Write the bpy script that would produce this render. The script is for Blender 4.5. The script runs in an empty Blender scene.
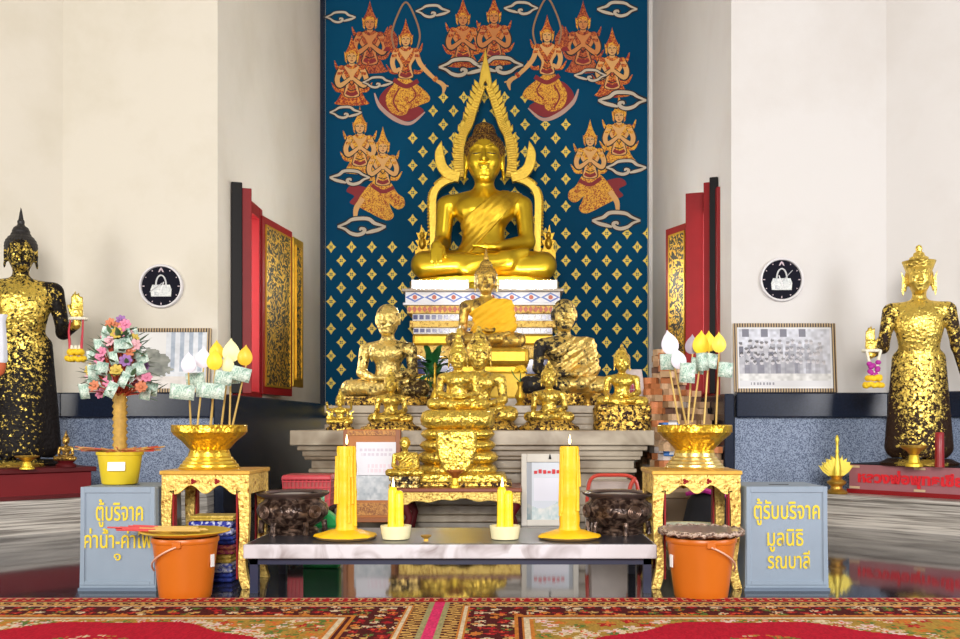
import bpy, bmesh, math, random
import numpy as np
from mathutils import Vector, Matrix, Euler
random.seed(7)
SC = bpy.context.scene
COL = SC.collection
PI = math.pi
F = 960.0; VX = 508.0; VY = 422.0; CX = 0.3; CH = 0.85

def P(px, py, d):
    return Vector((CX + (px - VX) * d / F, d, CH - (py - VY) * d / F))
def XP(px, d): return CX + (px - VX) * d / F
def ZP(py, d): return CH - (py - VY) * d / F
def lerp(a, b, t): return a + (b - a) * t

# ------------------------------------------------------------------ materials
def nodemat(name):
    m = bpy.data.materials.new(name); m.use_nodes = True
    nt = m.node_tree
    return m, nt, nt.nodes['Principled BSDF']
def setp(b, **kw):
    for k, v in kw.items():
        b.inputs[k.replace('_', ' ')].default_value = v
def c4(c): return (c[0], c[1], c[2], 1.0)
MATS = {}
def mat(name, col, rough=0.5, metal=0.0, var=0.12, vscale=8.0, bump=0.0, bscale=40.0, emit=0.0, alpha=1.0, trans=0.0, spec=0.5):
    if name in MATS: return MATS[name]
    m, nt, b = nodemat(name)
    setp(b, Roughness=rough, Metallic=metal)
    b.inputs['Specular IOR Level'].default_value = spec
    b.inputs['Base Color'].default_value = c4(col)
    tc = nt.nodes.new('ShaderNodeTexCoord')
    if var > 0:
        n = nt.nodes.new('ShaderNodeTexNoise'); n.inputs['Scale'].default_value = vscale; n.inputs['Detail'].default_value = 4
        r = nt.nodes.new('ShaderNodeMix'); r.data_type = 'RGBA'
        r.inputs[6].default_value = c4([x * (1 - var) for x in col]); r.inputs[7].default_value = c4([min(1, x * (1 + var)) for x in col])
        nt.links.new(tc.outputs['Object'], n.inputs['Vector']); nt.links.new(n.outputs['Fac'], r.inputs[0])
        nt.links.new(r.outputs[2], b.inputs['Base Color'])
    if bump > 0:
        n2 = nt.nodes.new('ShaderNodeTexNoise'); n2.inputs['Scale'].default_value = bscale; n2.inputs['Detail'].default_value = 5
        bp = nt.nodes.new('ShaderNodeBump'); bp.inputs['Strength'].default_value = bump; bp.inputs['Distance'].default_value = 0.01
        nt.links.new(tc.outputs['Object'], n2.inputs['Vector']); nt.links.new(n2.outputs['Fac'], bp.inputs['Height'])
        nt.links.new(bp.outputs['Normal'], b.inputs['Normal'])
    if emit > 0:
        b.inputs['Emission Color'].default_value = c4(col); b.inputs['Emission Strength'].default_value = emit
    if alpha < 1: b.inputs['Alpha'].default_value = alpha
    if trans > 0: b.inputs['Transmission Weight'].default_value = trans
    MATS[name] = m
    return m

def leaf(name, gold=(0.86, 0.55, 0.07), dark=(0.03, 0.018, 0.008), amount=0.6, scale=14.0, rough=0.32, soft=0.06, bump=0.5, grad=None, metal=0.9, drough=0.45, dmetal=0.0, vw=0.16, more=(), bscale=34.0):
    """gold leaf in flakes over a dark lacquered body"""
    if name in MATS: return MATS[name]
    m, nt, b = nodemat(name)
    L = nt.links
    tc = nt.nodes.new('ShaderNodeTexCoord')
    n = nt.nodes.new('ShaderNodeTexNoise'); n.inputs['Scale'].default_value = scale; n.inputs['Detail'].default_value = 8; n.inputs['Roughness'].default_value = 0.72
    v = nt.nodes.new('ShaderNodeTexVoronoi'); v.inputs['Scale'].default_value = scale * 2.6
    L.new(tc.outputs['Object'], n.inputs['Vector']); L.new(tc.outputs['Object'], v.inputs['Vector'])
    add = nt.nodes.new('ShaderNodeMath'); add.operation = 'MULTIPLY_ADD'
    sep = nt.nodes.new('ShaderNodeSeparateColor')
    L.new(v.outputs['Color'], sep.inputs[0])
    L.new(sep.outputs[0], add.inputs[0]); add.inputs[1].default_value = vw; L.new(n.outputs['Fac'], add.inputs[2])
    val = add.outputs[0]
    if grad:   # (axis z low, z high, add at low, add at high): leaf is thicker on one part of the figure
        s2 = nt.nodes.new('ShaderNodeSeparateXYZ'); L.new(tc.outputs['Object'], s2.inputs[0])
        mr = nt.nodes.new('ShaderNodeMapRange'); L.new(s2.outputs[2], mr.inputs[0])
        mr.inputs[1].default_value = grad[0]; mr.inputs[2].default_value = grad[1]; mr.inputs[3].default_value = grad[2]; mr.inputs[4].default_value = grad[3]
        a2 = nt.nodes.new('ShaderNodeMath'); L.new(val, a2.inputs[0]); L.new(mr.outputs[0], a2.inputs[1]); val = a2.outputs[0]
    for ax_, lo_, hi_, v0_, v1_ in more:   # thicker or thinner leaf along another direction ('r' = sideways from the middle)
        s3 = nt.nodes.new('ShaderNodeSeparateXYZ'); L.new(tc.outputs['Object'], s3.inputs[0])
        src = s3.outputs['xyz'.index(ax_)] if ax_ != 'r' else None
        if src is None:
            ab = nt.nodes.new('ShaderNodeMath'); ab.operation = 'ABSOLUTE'; L.new(s3.outputs[0], ab.inputs[0]); src = ab.outputs[0]
        mr = nt.nodes.new('ShaderNodeMapRange'); L.new(src, mr.inputs[0])
        for i_, q_ in enumerate((lo_, hi_, v0_, v1_)): mr.inputs[i_ + 1].default_value = q_
        a2 = nt.nodes.new('ShaderNodeMath'); L.new(val, a2.inputs[0]); L.new(mr.outputs[0], a2.inputs[1]); val = a2.outputs[0]
    th = 0.84 + vw * .5 - 0.08 - 0.5 * amount
    mr2 = nt.nodes.new('ShaderNodeMapRange'); L.new(val, mr2.inputs[0])
    mr2.inputs[1].default_value = th - soft; mr2.inputs[2].default_value = th + soft
    n3 = nt.nodes.new('ShaderNodeTexNoise'); n3.inputs['Scale'].default_value = scale * 3; L.new(tc.outputs['Object'], n3.inputs['Vector'])
    gm = nt.nodes.new('ShaderNodeMix'); gm.data_type = 'RGBA'
    gm.inputs[6].default_value = c4([x * .72 for x in gold]); gm.inputs[7].default_value = c4([min(1, x * 1.18) for x in gold]); L.new(n3.outputs['Fac'], gm.inputs[0])
    mx = nt.nodes.new('ShaderNodeMix'); mx.data_type = 'RGBA'; mx.inputs[6].default_value = c4(dark)
    L.new(gm.outputs[2], mx.inputs[7]); L.new(mr2.outputs[0], mx.inputs[0]); L.new(mx.outputs[2], b.inputs['Base Color'])
    mm = nt.nodes.new('ShaderNodeMapRange'); L.new(mr2.outputs[0], mm.inputs[0]); mm.inputs[3].default_value = dmetal; mm.inputs[4].default_value = metal
    L.new(mm.outputs[0], b.inputs['Metallic'])
    rr = nt.nodes.new('ShaderNodeMapRange'); L.new(mr2.outputs[0], rr.inputs[0]); rr.inputs[3].default_value = drough; rr.inputs[4].default_value = rough
    L.new(rr.outputs[0], b.inputs['Roughness'])
    bp = nt.nodes.new('ShaderNodeBump'); bp.inputs['Strength'].default_value = bump; bp.inputs['Distance'].default_value = 0.012
    n4 = nt.nodes.new('ShaderNodeTexNoise'); n4.inputs['Scale'].default_value = bscale; n4.inputs['Detail'].default_value = 1.0; L.new(tc.outputs['Object'], n4.inputs['Vector'])
    L.new(n4.outputs['Fac'], bp.inputs['Height']); L.new(bp.outputs['Normal'], b.inputs['Normal'])
    b.inputs['Specular IOR Level'].default_value = .12
    MATS[name] = m
    return m

def twotone(name, ca, cb, scale=40, thr=0.5, soft=0.04, rough=0.5, metal_a=0.0, metal_b=0.0, tex='noise', distort=1.5, bump=0.0, stretch=(1, 1, 1)):
    if name in MATS: return MATS[name]
    m, nt, b = nodemat(name); L = nt.links
    tc = nt.nodes.new('ShaderNodeTexCoord'); mp = nt.nodes.new('ShaderNodeMapping'); mp.inputs['Scale'].default_value = stretch
    L.new(tc.outputs['Object'], mp.inputs[0])
    if tex == 'noise':
        t = nt.nodes.new('ShaderNodeTexNoise'); t.inputs['Scale'].default_value = scale; t.inputs['Detail'].default_value = 3; t.inputs['Distortion'].default_value = distort; o = t.outputs['Fac']
    elif tex == 'voronoi':
        t = nt.nodes.new('ShaderNodeTexVoronoi'); t.inputs['Scale'].default_value = scale; o = t.outputs['Distance']
    else:
        t = nt.nodes.new('ShaderNodeTexWave'); t.inputs['Scale'].default_value = scale; t.inputs['Distortion'].default_value = distort; t.inputs['Detail'].default_value = 3; t.inputs['Detail Scale'].default_value = 1.5; o = t.outputs['Fac']
    L.new(mp.outputs[0], t.inputs['Vector'])
    mr = nt.nodes.new('ShaderNodeMapRange'); mr.inputs[1].default_value = thr - soft; mr.inputs[2].default_value = thr + soft; L.new(o, mr.inputs[0])
    mx = nt.nodes.new('ShaderNodeMix'); mx.data_type = 'RGBA'; mx.inputs[6].default_value = c4(ca); mx.inputs[7].default_value = c4(cb)
    L.new(mr.outputs[0], mx.inputs[0]); L.new(mx.outputs[2], b.inputs['Base Color'])
    b.inputs['Roughness'].default_value = rough
    mm = nt.nodes.new('ShaderNodeMapRange'); mm.inputs[3].default_value = metal_a; mm.inputs[4].default_value = metal_b; L.new(mr.outputs[0], mm.inputs[0]); L.new(mm.outputs[0], b.inputs['Metallic'])
    if bump:
        bp = nt.nodes.new('ShaderNodeBump'); bp.inputs['Strength'].default_value = bump; bp.inputs['Distance'].default_value = 0.01
        L.new(o, bp.inputs['Height']); L.new(bp.outputs['Normal'], b.inputs['Normal'])
    MATS[name] = m
    return m

def attrmat(name, rough=0.8, spec=0.3, bump=0.0, bscale=300):
    if name in MATS: return MATS[name]
    m, nt, b = nodemat(name)
    a = nt.nodes.new('ShaderNodeAttribute'); a.attribute_name = 'pattern'
    nt.links.new(a.outputs['Color'], b.inputs['Base Color'])
    setp(b, Roughness=rough); b.inputs['Specular IOR Level'].default_value = spec
    if bump:
        tc = nt.nodes.new('ShaderNodeTexCoord')
        n2 = nt.nodes.new('ShaderNodeTexNoise'); n2.inputs['Scale'].default_value = bscale
        bp = nt.nodes.new('ShaderNodeBump'); bp.inputs['Strength'].default_value = bump; bp.inputs['Distance'].default_value = 0.01
        nt.links.new(tc.outputs['Object'], n2.inputs['Vector']); nt.links.new(n2.outputs['Fac'], bp.inputs['Height']); nt.links.new(bp.outputs['Normal'], b.inputs['Normal'])
    MATS[name] = m
    return m

# ------------------------------------------------------------------ mesh building
class MB:
    def __init__(self): self.v = []; self.f = []; self.m = []; self.mi = 0
    def add(self, vs, fs, M=None):
        o = len(self.v)
        for p in vs:
            p = Vector(p)
            if M is not None: p = M @ p
            self.v.append(tuple(p))
        for q in fs: self.f.append(tuple(i + o for i in q)); self.m.append(self.mi)
        return self
    def box(self, x0, x1, y0, y1, z0, z1, M=None, taper=1.0):
        cx, cy = (x0 + x1) / 2, (y0 + y1) / 2
        vs = [(x0, y0, z0), (x1, y0, z0), (x1, y1, z0), (x0, y1, z0)]
        vs += [(cx + (x - cx) * taper, cy + (y - cy) * taper, z1) for x, y, _ in vs]
        return self.add(vs, [(3, 2, 1, 0), (4, 5, 6, 7), (0, 1, 5, 4), (1, 2, 6, 5), (2, 3, 7, 6), (3, 0, 4, 7)], M)
    def cbox(self, c, s, rot=(0, 0, 0)):
        M = Matrix.Translation(c) @ Euler(rot).to_matrix().to_4x4()
        return self.box(-s[0] / 2, s[0] / 2, -s[1] / 2, s[1] / 2, -s[2] / 2, s[2] / 2, M)
    def lathe(self, prof, n=32, c=(0, 0, 0), sx=1.0, sy=1.0, M=None, wob=None, cap=True):
        vs = []; fs = []
        for j, (r, z) in enumerate(prof):
            for i in range(n):
                a = 2 * PI * i / n
                k = 1.0 if wob is None else wob(a, z, j)
                vs.append((c[0] + r * k * math.cos(a) * sx, c[1] + r * k * math.sin(a) * sy, c[2] + z))
        for j in range(len(prof) - 1):
            for i in range(n):
                i2 = (i + 1) % n
                fs.append((j * n + i, j * n + i2, (j + 1) * n + i2, (j + 1) * n + i))
        if cap:
            if prof[0][0] > 1e-5: fs.append(tuple(reversed(range(n))))
            if prof[-1][0] > 1e-5: fs.append(tuple(range((len(prof) - 1) * n, len(prof) * n)))
        return self.add(vs, fs, M)
    def tube(self, pts, r, n=8, M=None, closed=False):
        pts = [Vector(p) for p in pts]
        rs = r if isinstance(r, (list, tuple)) else [r] * len(pts)
        vs = []; fs = []
        up = Vector((0, 0, 1)); N = len(pts)
        ref = None
        for k, p in enumerate(pts):
            if closed: t = pts[(k + 1) % N] - pts[k - 1]
            else: t = pts[min(k + 1, N - 1)] - pts[max(k - 1, 0)]
            t.normalize()
            if ref is None: ref = up if abs(t.dot(up)) < 0.9 else Vector((1, 0, 0))
            a = t.cross(ref).normalized(); bb = a.cross(t).normalized(); ref = bb
            for i in range(n):
                th = 2 * PI * i / n
                vs.append(p + (a * math.cos(th) + bb * math.sin(th)) * rs[k])
        rng = N if closed else N - 1
        for k in range(rng):
            k2 = (k + 1) % N
            for i in range(n):
                i2 = (i + 1) % n
                fs.append((k * n + i, k * n + i2, k2 * n + i2, k2 * n + i))
        if not closed:
            fs.append(tuple(reversed(range(n)))); fs.append(tuple(range((N - 1) * n, N * n)))
        return self.add(vs, fs, M)
    def ell(self, c, r, n=16, m=10, M=None):
        prof = [(max(1e-6, math.sin(PI * j / m)), -math.cos(PI * j / m)) for j in range(m + 1)]
        T = Matrix.Translation(c) @ Matrix.Diagonal((r[0], r[1], r[2], 1))
        if M is not None: T = M @ T
        return self.lathe(prof, n, M=T, cap=False)
    def prism(self, pts, t0, t1, M=None):
        """outline in local XZ, thickness along Y from t0 (front) to t1"""
        n = len(pts)
        area = sum(pts[i][0] * pts[(i + 1) % n][1] - pts[(i + 1) % n][0] * pts[i][1] for i in range(n))
        if area < 0: pts = list(reversed(pts))
        vs = [(x, t0, z) for x, z in pts] + [(x, t1, z) for x, z in pts]
        fs = [tuple(range(n)), tuple(reversed(range(n, 2 * n)))]
        for i in range(n):
            j = (i + 1) % n
            fs.append((j, i, n + i, n + j))
        return self.add(vs, fs, M)
    def slab(self, pts, z0, z1, M=None):
        n = len(pts)
        area = sum(pts[i][0] * pts[(i + 1) % n][1] - pts[(i + 1) % n][0] * pts[i][1] for i in range(n))
        if area < 0: pts = list(reversed(pts))
        vs = [(x, y, z0) for x, y in pts] + [(x, y, z1) for x, y in pts]
        fs = [tuple(reversed(range(n))), tuple(range(n, 2 * n))]
        for i in range(n):
            j = (i + 1) % n
            fs.append((i, j, n + j, n + i))
        return self.add(vs, fs, M)
    def build(self, name, mats, parent=None, loc=(0, 0, 0), rot=(0, 0, 0), smooth=35, bevel=0.0):
        me = bpy.data.meshes.new(name)
        me.from_pydata(self.v, [], self.f)
        if not isinstance(mats, (list, tuple)): mats = [mats]
        for mm in mats: me.materials.append(mm)
        if len(mats) > 1: me.polygons.foreach_set('material_index', [min(i, len(mats) - 1) for i in self.m])
        me.validate(); me.update()
        if smooth:
            me.polygons.foreach_set('use_smooth', [True] * len(me.polygons))
            me.set_sharp_from_angle(angle=math.radians(smooth))
        o = bpy.data.objects.new(name, me); COL.objects.link(o)
        o.location = loc; o.rotation_euler = rot
        if parent is not None: o.parent = parent
        if bevel > 0:
            md = o.modifiers.new('edge', 'BEVEL'); md.width = bevel; md.segments = 2; md.limit_method = 'ANGLE'
        return o

def tag(o, label=None, cat=None, group=None, kind=None):
    if label: o['label'] = label
    if cat: o['category'] = cat
    if group: o['group'] = group
    if kind: o['kind'] = kind
    return o
def thing(name, label, cat, loc=(0, 0, 0), rz=0.0, group=None, rx=0.0):
    o = bpy.data.objects.new(name, None); COL.objects.link(o); o.empty_display_size = 0.1
    o.location = loc; o.rotation_euler = (rx, 0, rz)
    return tag(o, label, cat, group)
def struct(o, label=None):
    o['kind'] = 'structure'
    if label: o['label'] = label
    return o

def catmull(pts, n=8, closed=False):
    out = []; N = len(pts)
    rng = N if closed else N - 1
    for i in range(rng):
        p0 = pts[(i - 1) % N] if closed or i > 0 else pts[0]
        p1 = pts[i]; p2 = pts[(i + 1) % N]
        p3 = pts[(i + 2) % N] if closed or i + 2 < N else pts[-1]
        for k in range(n):
            t = k / n
            out.append(tuple(0.5 * ((2 * b) + (-a + c) * t + (2 * a - 5 * b + 4 * c - d) * t * t + (-a + 3 * b - 3 * c + d) * t ** 3) for a, b, c, d in zip(p0, p1, p2, p3)))
    if not closed: out.append(tuple(pts[-1]))
    return out
def strokepoly(pts, w):
    """outline of a painted line; w = width or list of widths"""
    n = len(pts); ws = w if isinstance(w, (list, tuple)) else [w] * n
    L = []; R = []
    for i in range(n):
        a = pts[max(i - 1, 0)]; b = pts[min(i + 1, n - 1)]
        dx, dy = b[0] - a[0], b[1] - a[1]; l = math.hypot(dx, dy) or 1
        nx, ny = -dy / l, dx / l
        L.append((pts[i][0] + nx * ws[i] / 2, pts[i][1] + ny * ws[i] / 2)); R.append((pts[i][0] - nx * ws[i] / 2, pts[i][1] - ny * ws[i] / 2))
    return L, R

def panel(name, w, h, nx, ny, func, parent=None, loc=(0, 0, 0), rot=(0, 0, 0), material=None, flat=False, thick=0.0):
    """a sheet whose printed / woven pattern is set cell by cell; standing (XZ) or lying (flat, XY)"""
    u = np.linspace(0, 1, nx + 1); v = np.linspace(0, 1, ny + 1)
    U, V = np.meshgrid(u, v, indexing='ij')
    A = (U - .5) * w; B = V * h
    co = np.zeros(((nx + 1) * (ny + 1), 3))
    co[:, 0] = A.ravel()
    if flat: co[:, 1] = B.ravel()
    else: co[:, 2] = B.ravel()
    i, j = np.meshgrid(np.arange(nx), np.arange(ny), indexing='ij')
    a = (i * (ny + 1) + j).ravel(); b = ((i + 1) * (ny + 1) + j).ravel()
    faces = np.stack([a, b, b + 1, a + 1], 1)
    me = bpy.data.meshes.new(name); me.from_pydata(co.tolist(), [], faces.tolist())
    uc = (i.ravel() + .5) / nx; vc = (j.ravel() + .5) / ny
    rgb = np.clip(func(uc, vc), 0, 1)
    at = me.attributes.new('pattern', 'FLOAT_COLOR', 'FACE')
    col = np.ones((nx * ny, 4), np.float32); col[:, :3] = rgb
    at.data.foreach_set('color', col.ravel())
    me.materials.append(material or attrmat('printed', 0.5))
    o = bpy.data.objects.new(name, me); COL.objects.link(o); o.location = loc; o.rotation_euler = rot
    if parent is not None: o.parent = parent
    return o

def hash2(a, b, s=0.0):
    x = np.sin(a * 127.1 + b * 311.7 + s * 74.7) * 43758.5453
    return x - np.floor(x)
def vnoise(x, y, s=0.0):
    xi = np.floor(x); yi = np.floor(y); fx = x - xi; fy = y - yi
    fx = fx * fx * (3 - 2 * fx); fy = fy * fy * (3 - 2 * fy)
    return (hash2(xi, yi, s) * (1 - fx) + hash2(xi + 1, yi, s) * fx) * (1 - fy) + (hash2(xi, yi + 1, s) * (1 - fx) + hash2(xi + 1, yi + 1, s) * fx) * fy

def lettering(name, body, size, material, parent, loc, rot=(PI / 2, 0, 0), bold=0.0, extrude=0.002, align='CENTER', width=None):
    cu = bpy.data.curves.new(name, 'FONT'); cu.body = body; cu.size = size; cu.extrude = extrude; cu.offset = bold
    cu.align_x = align; cu.align_y = 'CENTER'; cu.resolution_u = 4
    tmp = bpy.data.objects.new(name, cu); COL.objects.link(tmp)
    dg = bpy.context.evaluated_depsgraph_get()
    me = bpy.data.meshes.new_from_object(tmp.evaluated_get(dg))
    bpy.data.objects.remove(tmp)
    me.name = name; me.materials.clear(); me.materials.append(material)
    o = bpy.data.objects.new(name, me); COL.objects.link(o)
    o.parent = parent; o.location = loc; o.rotation_euler = rot
    if width and len(me.vertices):
        xs = [v.co.x for v in me.vertices]; k = width / (max(xs) - min(xs)); o.scale = (k, 1, 1)
    return o

# ------------------------------------------------------------------ rounded solids by distance fields
def smin(a, b, k):
    h = np.clip(0.5 + 0.5 * (b - a) / k, 0, 1)
    return b * (1 - h) + a * h - k * h * (1 - h)
def d_ell(p, c, r):
    x = (p[0] - c[0]) / r[0]; y = (p[1] - c[1]) / r[1]; z = (p[2] - c[2]) / r[2]
    k0 = np.sqrt(x * x + y * y + z * z)
    x2 = x / r[0]; y2 = y / r[1]; z2 = z / r[2]
    k1 = np.sqrt(x2 * x2 + y2 * y2 + z2 * z2) + 1e-9
    return k0 * (k0 - 1) / k1
def d_cap(p, a, b, r1, r2=None):
    if r2 is None: r2 = r1
    ab = [b[i] - a[i] for i in range(3)]; l2 = sum(q * q for q in ab) + 1e-12
    pa = [p[i] - a[i] for i in range(3)]
    t = np.clip((pa[0] * ab[0] + pa[1] * ab[1] + pa[2] * ab[2]) / l2, 0, 1)
    return np.sqrt((pa[0] - ab[0] * t) ** 2 + (pa[1] - ab[1] * t) ** 2 + (pa[2] - ab[2] * t) ** 2) - (r1 + (r2 - r1) * t)
def surfnet(fn, lo, hi, h):
    lo = np.array(lo, float); hi = np.array(hi, float)
    n = np.ceil((hi - lo) / h).astype(int) + 1
    g = np.meshgrid(*[lo[i] + h * np.arange(n[i]) for i in range(3)], indexing='ij')
    Fv = fn([q.astype(np.float32) for q in g]); S = Fv < 0
    nx, ny, nz = n
    cnt = np.zeros((nx - 1, ny - 1, nz - 1), np.float32); pos = np.zeros((nx - 1, ny - 1, nz - 1, 3), np.float32)
    def sl(o): return tuple(slice(o[i], n[i] - 1 + o[i]) for i in range(3))
    for ax in range(3):
        for u in (0, 1):
            for w in (0, 1):
                o = [0, 0, 0]; oth = [i for i in range(3) if i != ax]; o[oth[0]] = u; o[oth[1]] = w
                e = list(o); e[ax] = 1
                a = Fv[sl(o)]; b = Fv[sl(e)]; cr = S[sl(o)] != S[sl(e)]
                t = np.where(cr, a / (a - b + 1e-20), 0)
                cnt += cr
                for i in range(3): pos[..., i] += np.where(cr, o[i] + (t if i == ax else 0), 0)
    act = cnt > 0
    idx = -np.ones(act.shape, int); idx[act] = np.arange(act.sum())
    ci = np.argwhere(act)
    V = (ci + pos[act] / cnt[act][:, None]) * h + lo
    faces = []
    for ax in range(3):
        oth = [(ax + 1) % 3, (ax + 2) % 3]
        o = [slice(0, m) for m in n]; e = [slice(0, m) for m in n]
        o[ax] = slice(0, n[ax] - 1); e[ax] = slice(1, n[ax])
        sa = S[tuple(o)]; cr = sa != S[tuple(e)]
        q = np.argwhere(cr)
        ok = np.all([(q[:, k] >= 1) & (q[:, k] < n[k] - 1) for k in oth], axis=0); q = q[ok]
        inside = sa[tuple(q.T)]
        def cell(du, dw):
            c = q.copy(); c[:, oth[0]] += du; c[:, oth[1]] += dw
            return idx[tuple(c.T)]
        a, b, c, d = cell(-1, -1), cell(0, -1), cell(0, 0), cell(-1, 0)
        f = np.stack([a, b, c, d], 1); f[~inside] = f[~inside][:, ::-1]
        faces.append(f)
    return V, np.concatenate(faces)
def solid(name, fn, lo, hi, h, material, parent, scale=1.0, loc=(0, 0, 0), rot=(0, 0, 0)):
    V, Fc = surfnet(fn, lo, hi, h)
    me = bpy.data.meshes.new(name); me.from_pydata((V * scale).tolist(), [], Fc.tolist())
    me.materials.append(material); me.validate(); me.update()
    me.polygons.foreach_set('use_smooth', [True] * len(me.polygons))
    o = bpy.data.objects.new(name, me); COL.objects.link(o); o.parent = parent; o.location = loc; o.rotation_euler = rot
    return o

# ------------------------------------------------------------------ figures
def head_sdf(p, hx=0.0, hy=-0.03, hz=1.55, k=1.0, ears=True, monk=False):
    q = [(p[0] - hx) / k, (p[1] - hy) / k, (p[2] - hz) / k]
    ax = np.abs(q[0]); m = [ax, q[1], q[2]]
    d = d_ell(q, (0, 0, 0.0), (.215, .235, .30))
    d = smin(d, d_ell(q, (0, .03, .12), (.225, .245, .22)), .06)
    d = smin(d, d_ell(q, (0, -.12, -.21), (.12, .10, .09)), .08)
    d = smin(d, d_ell(m, (.10, -.14, -.06), (.09, .08, .09)), .06)
    d = np.maximum(d, -d_ell(m, (.10, -.266, .05), (.062, .042, .034)))
    d = smin(d, d_ell(m, (.092, -.19, .035), (.06, .045, .034)), .02)
    br = smin(d_cap(m, (.035, -.243, .115), (.10, -.226, .140), .011), d_cap(m, (.10, -.226, .140), (.185, -.15, .095), .011, .008), .02)
    d = smin(d, br, .022)
    d = smin(d, d_cap(q, (0, -.235, .07), (0, -.285, -.05), .018, .036), .02)
    d = smin(d, d_ell(m, (.032, -.255, -.055), (.028, .03, .024)), .015)
    d = smin(d, d_ell(q, (0, -.226, -.118), (.070, .030, .017)), .016)
    d = smin(d, d_ell(q, (0, -.222, -.148), (.055, .030, .018)), .018)
    if ears:
        d = smin(d, d_ell(m, (.235, .03, -.02 if not monk else 0.02), (.028, .065, .17 if not monk else .11)), .02)
        if not monk: d = smin(d, d_ell(m, (.245, .01, -.20), (.022, .035, .07)), .02)
    return d * k

def hair_sdf(p, hx=0.0, hy=-0.03, hz=1.55, k=1.0, curls=26, bump=.016, ush=True, crown=None):
    q = [(p[0] - hx) / k, (p[1] - hy) / k, (p[2] - hz) / k]
    d = d_ell(q, (0, .05, .12), (.255, .265, .235))
    if ush: d = smin(d, d_ell(q, (0, .05, .36), (.135, .135, .13)), .06)
    if bump > 0:
        az = np.arctan2(q[0], -(q[1] - .05)); rr = np.sqrt(q[0] ** 2 + (q[1] - .05) ** 2)
        row = np.floor((q[2] + .3) / .055)
        d = d - bump * np.abs(np.sin(az * curls / 2 + row * PI / 2)) * np.abs(np.sin(PI * (q[2] + .3) / .055)) * np.clip(rr / .1, 0, 1)
    d = np.maximum(d, -d_ell(q, (0, -.26, -.08), (.205, .24, .285)))
    d = np.maximum(d, -(q[2] + .10))
    if crown == 'flame':
        d = smin(d, d_cap(q, (0, .05, .46), (0, .05, .80), .06, .008), .03)
        d = np.minimum(d, d_ell(q, (0, .05, .54), (.06, .06, .06)))
    if crown == 'cone':
        t = np.clip((q[2] - .2) / .62, 0, 1)
        rad = .215 * (1 - t) ** 1.25 + .022 + .010 * np.sin(t * 30)
        c = np.maximum(np.sqrt(q[0] ** 2 + (q[1] - .04) ** 2) - rad, np.maximum(.1 - q[2], q[2] - .84)) * .8
        d = np.minimum(d, c)
    if crown == 'bud':
        d = smin(d, d_ell(q, (0, .05, .50), (.055, .055, .11)), .02)
    return d * k

def seated_sdf(p, mudra='touch', headk=1.0, monk=False, slim=1.0):
    ax = np.abs(p[0]); m = [ax, p[1], p[2]]
    d = d_ell(p, (0, .03, .28), (.36 * slim, .27, .28))
    d = smin(d, d_ell(p, (0, .01, .62), (.255 * slim, .20, .42)), .12)
    d = smin(d, d_ell(p, (0, 0, .93), (.40 * slim, .215, .25)), .12)
    d = smin(d, d_ell(m, (.17, -.15, .90), (.17, .09, .13)), .10)
    d = smin(d, d_cap(m, (0, .02, 1.03), (.42 * slim, .02, 1.0), .13, .125), .08)
    d = smin(d, d_cap(p, (0, .02, 1.05), (0, -.01, 1.32), .135, .12), .07)
    # legs folded, right over left
    legs = smin(d_cap(m, (.2, .02, .22), (.74, -.16, .20), .21, .165), d_cap(p, (-.74, -.2, .19), (.30, -.44, .20), .155, .105), .07)
    legs = smin(legs, d_cap(p, (.74, -.2, .17), (-.20, -.36, .12), .155, .11), .05)
    legs = smin(legs, d_cap(p, (.26, -.43, .25), (.52, -.36, .33), .085, .05), .05)
    d = smin(d, legs, .07)
    # arms
    sx = .49 * slim
    if mudra == 'touch':
        armR = smin(d_cap(p, (-sx, .0, .98), (-sx - .04, -.02, .50), .118, .098), d_cap(p, (-sx - .04, -.02, .50), (-sx - .08, -.40, .40), .098, .065), .05)
        hand = d_ell(p, (-sx - .08, -.475, .36), (.075, .07, .085))
        for i, (dx, ln) in enumerate(((-.055, .16), (-.018, .2), (.02, .19), (.056, .15))):
            hand = smin(hand, d_cap(p, (-sx - .08 + dx, -.53, .33), (-sx - .08 + dx * 1.1, -.57, .33 - ln), .022, .016), .014)
        hand = smin(hand, d_cap(p, (-sx, -.48, .36), (-sx + .03, -.54, .24), .022, .016), .02)
        armR = smin(armR, hand, .04)
    else:
        armR = smin(d_cap(p, (-sx, .0, .98), (-sx - .05, -.06, .52), .118, .098), d_cap(p, (-sx - .05, -.06, .52), (-.16, -.36, .38), .098, .062), .05)
        armR = smin(armR, smin(d_ell(p, (-.06, -.38, .39), (.13, .08, .045)), d_cap(p, (-.04, -.41, .40), (.10, -.43, .40), .03, .022), .03), .04)
    armL = smin(d_cap(p, (sx, .0, .98), (sx + .05, -.05, .51), .118, .098), d_cap(p, (sx + .05, -.05, .51), (.20, -.36, .40), .098, .062), .05)
    hl = d_ell(p, (.09, -.385, .385), (.13, .085, .042))
    for i in range(4): hl = smin(hl, d_cap(p, (.02, -.43 + .038 * i, .40), (-.13, -.42 + .035 * i, .40), .021, .016), .012)
    hl = smin(hl, d_cap(p, (.10, -.32, .41), (-.01, -.34, .45), .022, .016), .02)
    armL = smin(armL, hl, .04)
    d = smin(d, armR, .035); d = smin(d, armL, .035)
    d = smin(d, head_sdf(p, hz=1.55, k=headk, monk=monk), .04)
    return d

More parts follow.
